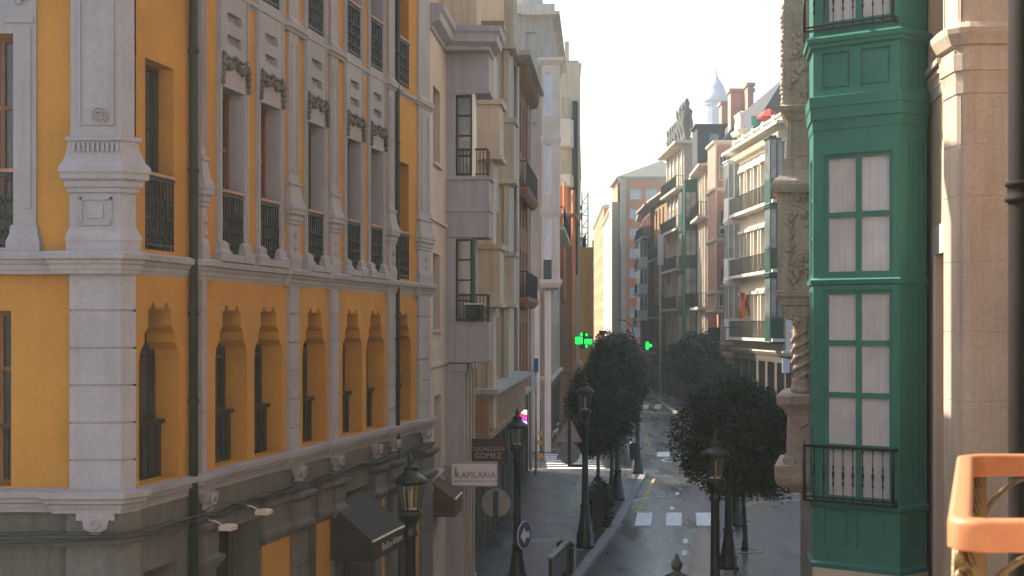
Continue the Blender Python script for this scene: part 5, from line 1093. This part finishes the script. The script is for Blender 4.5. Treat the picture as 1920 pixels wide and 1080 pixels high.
# ================================================================== people
def person(x, y, rz, label, stride=.3):
    R_ = empty('person', (x,y,.12), label, 'person'); R_.rotation_euler.z = rz
    V = [(0,0,.92),(0,0,1.15),(0,.01,1.38),(0,.0,1.50),(0,-.01,1.60),(0,-.01,1.72)]; E = [(0,1),(1,2),(2,3),(3,4),(4,5)]; Rr = [.13,.125,.14,.055,.085,.08]
    def chain(st, pts):
        p = st
        for q, r in pts: V.append(q); Rr.append(r); E.append((p,len(V)-1)); p = len(V)-1
    for sg in (-1,1):
        f = sg*stride
        chain(0, [((sg*.09,0,.86),.095),((sg*.095,-f*.45,.50),.062),((sg*.095,-f*.8+(.08 if f<0 else 0),.10),.04),((sg*.095,-f*.8-.14,.03),.035)])
        chain(2, [((sg*.19,0,1.36),.06),((sg*.24,f*.35,1.10),.043),((sg*.23,f*.6-.08,.88),.034),((sg*.23,f*.6-.12,.80),.028)])
    me = bpy.data.meshes.new('body'); me.from_pydata(V, E, []); o = bpy.data.objects.new('body', me); COL.objects.link(o); o.parent = R_; me.materials.append(M['trouser'])
    md = o.modifiers.new('s','SKIN'); 
    for i, r in enumerate(Rr): me.skin_vertices[0].data[i].radius = (r,r)
    me.skin_vertices[0].data[0].use_root = True; sb = o.modifiers.new('b','SUBSURF'); sb.levels = sb.render_levels = 1
    m = MB(); m.lathe((0,0,0), [(.19,.62),(.2,.7),(.17,1.05),(.2,1.3),(.19,1.4),(.08,1.5),(.06,1.52)], 14, sx=1.05, sy=.72)
    for sg in (-1,1): m.tube([(sg*.18,0,1.40),(sg*.245,sg*stride*.35,1.10),(sg*.235,sg*stride*.6-.08,.90)], [.075,.06,.05], 8)
    c = bpy.data.meshes.new('x'); R_['_b'] = (0,0,0); m.build('coat', 'coat', R_)
    m = MB(); m.blob((0,.0,1.66), (.095,.105,.115), n=10); m.build('hair', 'bark', R_); m = MB(); m.blob((0,-.035,1.635), (.072,.085,.10), n=10); m.blob((0,-.125,1.63), (.016,.022,.03)); m.build('face', 'skin', R_); return R_
person(2.2, 66.7, 2.6, 'person in a long dark coat walking past the sign backs'); person(3.12, 65.4, .4, 'person mostly hidden behind the sign plate, only dark legs visible', .2)
# ================================================================== own balcony at the frame edge
BR = empty('balcony_railing', (1.4,4,6), 'near orange wooden balcony handrail over curled iron bars', 'railing')
zt = 6.45-.4425
pA, pB = (1.03,3.34), (1.585,5.02)
def rbar(m, A, B, w, h, z, r=.02, k=4):
    A, B = Vector(A), Vector(B); d = (B-A).normalized(); n = Vector((d.y,-d.x)); prof = []
    for cx_, cz_, a0 in ((w/2-r, -r, 0), (-w/2+r, -r, math.pi/2), (-w/2+r*.3, -h+r*.3, math.pi), (w/2-r*.3, -h+r*.3, 1.5*math.pi)):
        rr = r if a0 < 3 else r*.3
        for j in range(k+1): a = a0+math.pi/2*j/k; prof.append((cx_+rr*math.cos(a), cz_+rr*math.sin(a)))
    K_ = len(prof); b = len(m.v)
    for P_ in (A, B):
        for o_, zz in prof: q = P_+n*o_; m.v.append((q.x,q.y,z+zz))
    for j in range(K_): m.face((b+j,b+(j+1)%K_,b+K_+(j+1)%K_,b+K_+j),0,True)
    m.face(range(b,b+K_)); m.face(range(b+K_,b+2*K_))
m = MB(); H_ = .076
path = [(3.2,3.34-.0),(1.115,3.34),(1.078,3.355),(1.07,3.40),(1.60-.02,4.96),(1.62,5.0),(1.67,5.02),(3.6,5.02)]
prof = []
for cx_, cz_, a0, rr in ((.028-.016,-.016,0,.016),(-.028+.016,-.016,math.pi/2,.016),(-.028+.004,-H_+.004,math.pi,.004),(.028-.004,-H_+.004,1.5*math.pi,.004)):
    for j in range(5): a = a0+math.pi/2*j/4; prof.append((cx_+rr*math.cos(a), zt-.012+cz_+rr*math.sin(a)))
m.sweep(path, prof); m.sm = [True]*len(m.f); m.build('handrail', 'handrail', BR)
m = MB()
FB1 = Fr((1.05,3.35),(3.2,3.35),(0,-1)); FB2 = Fr((1.62,5.01),(3.6,5.01),(0,-1)); FB3 = Fr((1.04,3.4),(1.61,4.98),(-1,0)); zb_ = zt-H_
for Fk, L_ in ((FB1,2.1),(FB2,1.9),(FB3,1.45)):
    x = .26 if Fk is not FB3 else .35
    while x < L_:
        for q in (-1,1):
            pts = [Fk.p(x+.0+q*.24*math.sin(a), .009*q, zb_-.008-.26*(1-math.cos(a))) for a in [i/12*2.0 for i in range(13)]]
            m.tube(pts, .0085, 6)
        m.tube([Fk.p(x+.045*math.cos(i*.5),0,zb_-.40+.045*math.sin(i*.5)) for i in range(14)], .008, 5)
        m.tube([Fk.p(x,0,zb_-.45), Fk.p(x,0,zb_-.92)], .008, 6); x += .30
    m.tube([Fk.p(.0,0,zb_-.92), Fk.p(L_,0,zb_-.92)], .012, 6)
m.build('scrollwork', 'balciron', BR)
for i, q in enumerate(((1.07,3.36),(1.62,5.0))):
    m = MB(); m.box(Fr(q,(q[0]+1,q[1]),(0,-1)), .0, .05, -.05, .0, zb_-1.0, zb_-.002)
    for k in range(12): m.blob((q[0]-.012, q[1]-.0, zb_-.03-k*.05), (.016,.016,.024)); m.tube([(q[0]+.004,q[1]-.004,zb_-.01-k*.05),(q[0]+.018,q[1]-.008,zb_-.05-k*.05)], .007, 5)
    m.build('baluster_post', 'balciron', BR)
R_ = empty('drainpipe', (2.14,5.95,0), 'thick dark drainpipe with a ringed collar at the near frame edge', 'drainpipe'); m = MB(); xx = x_(1922,6)+.0
m.tube([(xx,6,0),(xx,6,12)], .068, 20); m.build('pipe', 'brownpipe', R_); m = MB(); zc = 6.45+250*6/FPX
m.lathe((xx,6,zc), [(.07,-.045),(.082,-.04),(.082,-.025),(.072,-.02),(.072,.02),(.082,.025),(.082,.04),(.07,.045)], 20); m.build('collar', 'brownpipe', R_)
# ================================================================== air, light, camera
HAZE = True
if HAZE:
    m = MB(); m.box(Fr((-165,-30),(215,-30),(0,-1)), 0, 380, -480, 0, -1.05, 61.5); hm = bpy.data.materials.new('haze_air'); hm.use_nodes = True; nt = hm.node_tree; nt.nodes.clear()
    o_ = nt.nodes.new('ShaderNodeOutputMaterial'); v_ = nt.nodes.new('ShaderNodeVolumePrincipled'); v_.inputs['Color'].default_value = (.84,.96,.93,1); v_.inputs['Density'].default_value = HZD; v_.inputs['Anisotropy'].default_value = .55
    nt.links.new(v_.outputs[0], o_.inputs['Volume']); M['haze'] = hm; ho = m.build('haze', 'haze'); ho.data.flip_normals(); tag(ho, kind='stuff')
wd = bpy.data.worlds.new('World'); sc.world = wd; wd.use_nodes = True; nt = wd.node_tree; bg = nt.nodes['Background']
sky = nt.nodes.new('ShaderNodeTexSky'); sky.sky_type = 'NISHITA'; sky.sun_disc = False
sd_ = Vector(SUN).normalized(); el = math.asin(sd_.z); az = math.atan2(sd_.x, sd_.y)
sky.sun_elevation = el; sky.sun_rotation = az; sky.air_density = 1.0; sky.dust_density = 4.0; sky.ozone_density = 1.0
tn = nt.nodes.new('ShaderNodeMix'); tn.data_type = 'RGBA'; tn.blend_type = 'MULTIPLY'; tn.inputs[0].default_value = 1; tn.inputs[7].default_value = (*TINT, 1); nt.links.new(sky.outputs[0], tn.inputs[6]); nt.links.new(tn.outputs[2], bg.inputs[0]); bg.inputs[1].default_value = SKYS
sl_ = bpy.data.lights.new('sun', 'SUN'); sl_.energy = SUNE; sl_.angle = math.radians(.5); sl_.color = (1,.90,.74)
so = bpy.data.objects.new('sun', sl_); COL.objects.link(so); so.rotation_euler = sd_.to_track_quat('Z','Y').to_euler()
cam = bpy.data.cameras.new('camera'); co = bpy.data.objects.new('camera', cam); COL.objects.link(co); sc.camera = co
co.location = (0,0,EYE); co.rotation_euler = (math.radians(90),0,0); cam.sensor_width = 36; cam.lens = 36*FPX/1920; cam.shift_y = (HZ-540)/1920
cam.clip_start = .05; cam.clip_end = 5000; cam.dof.use_dof = True; cam.dof.focus_distance = 38; cam.dof.aperture_fstop = 6.3
sc.view_settings.view_transform = 'Standard'; sc.view_settings.look = 'None'; sc.view_settings.exposure = EXPO; sc.view_settings.gamma = 1
sc.cycles.volume_bounces = 1; sc.cycles.max_bounces = 8; sc.cycles.diffuse_bounces = 4; sc.cycles.transparent_max_bounces = 12
sc.cycles.volume_max_steps = 64
for o in list(bpy.data.objects):
    if '_b' in o: del o['_b']
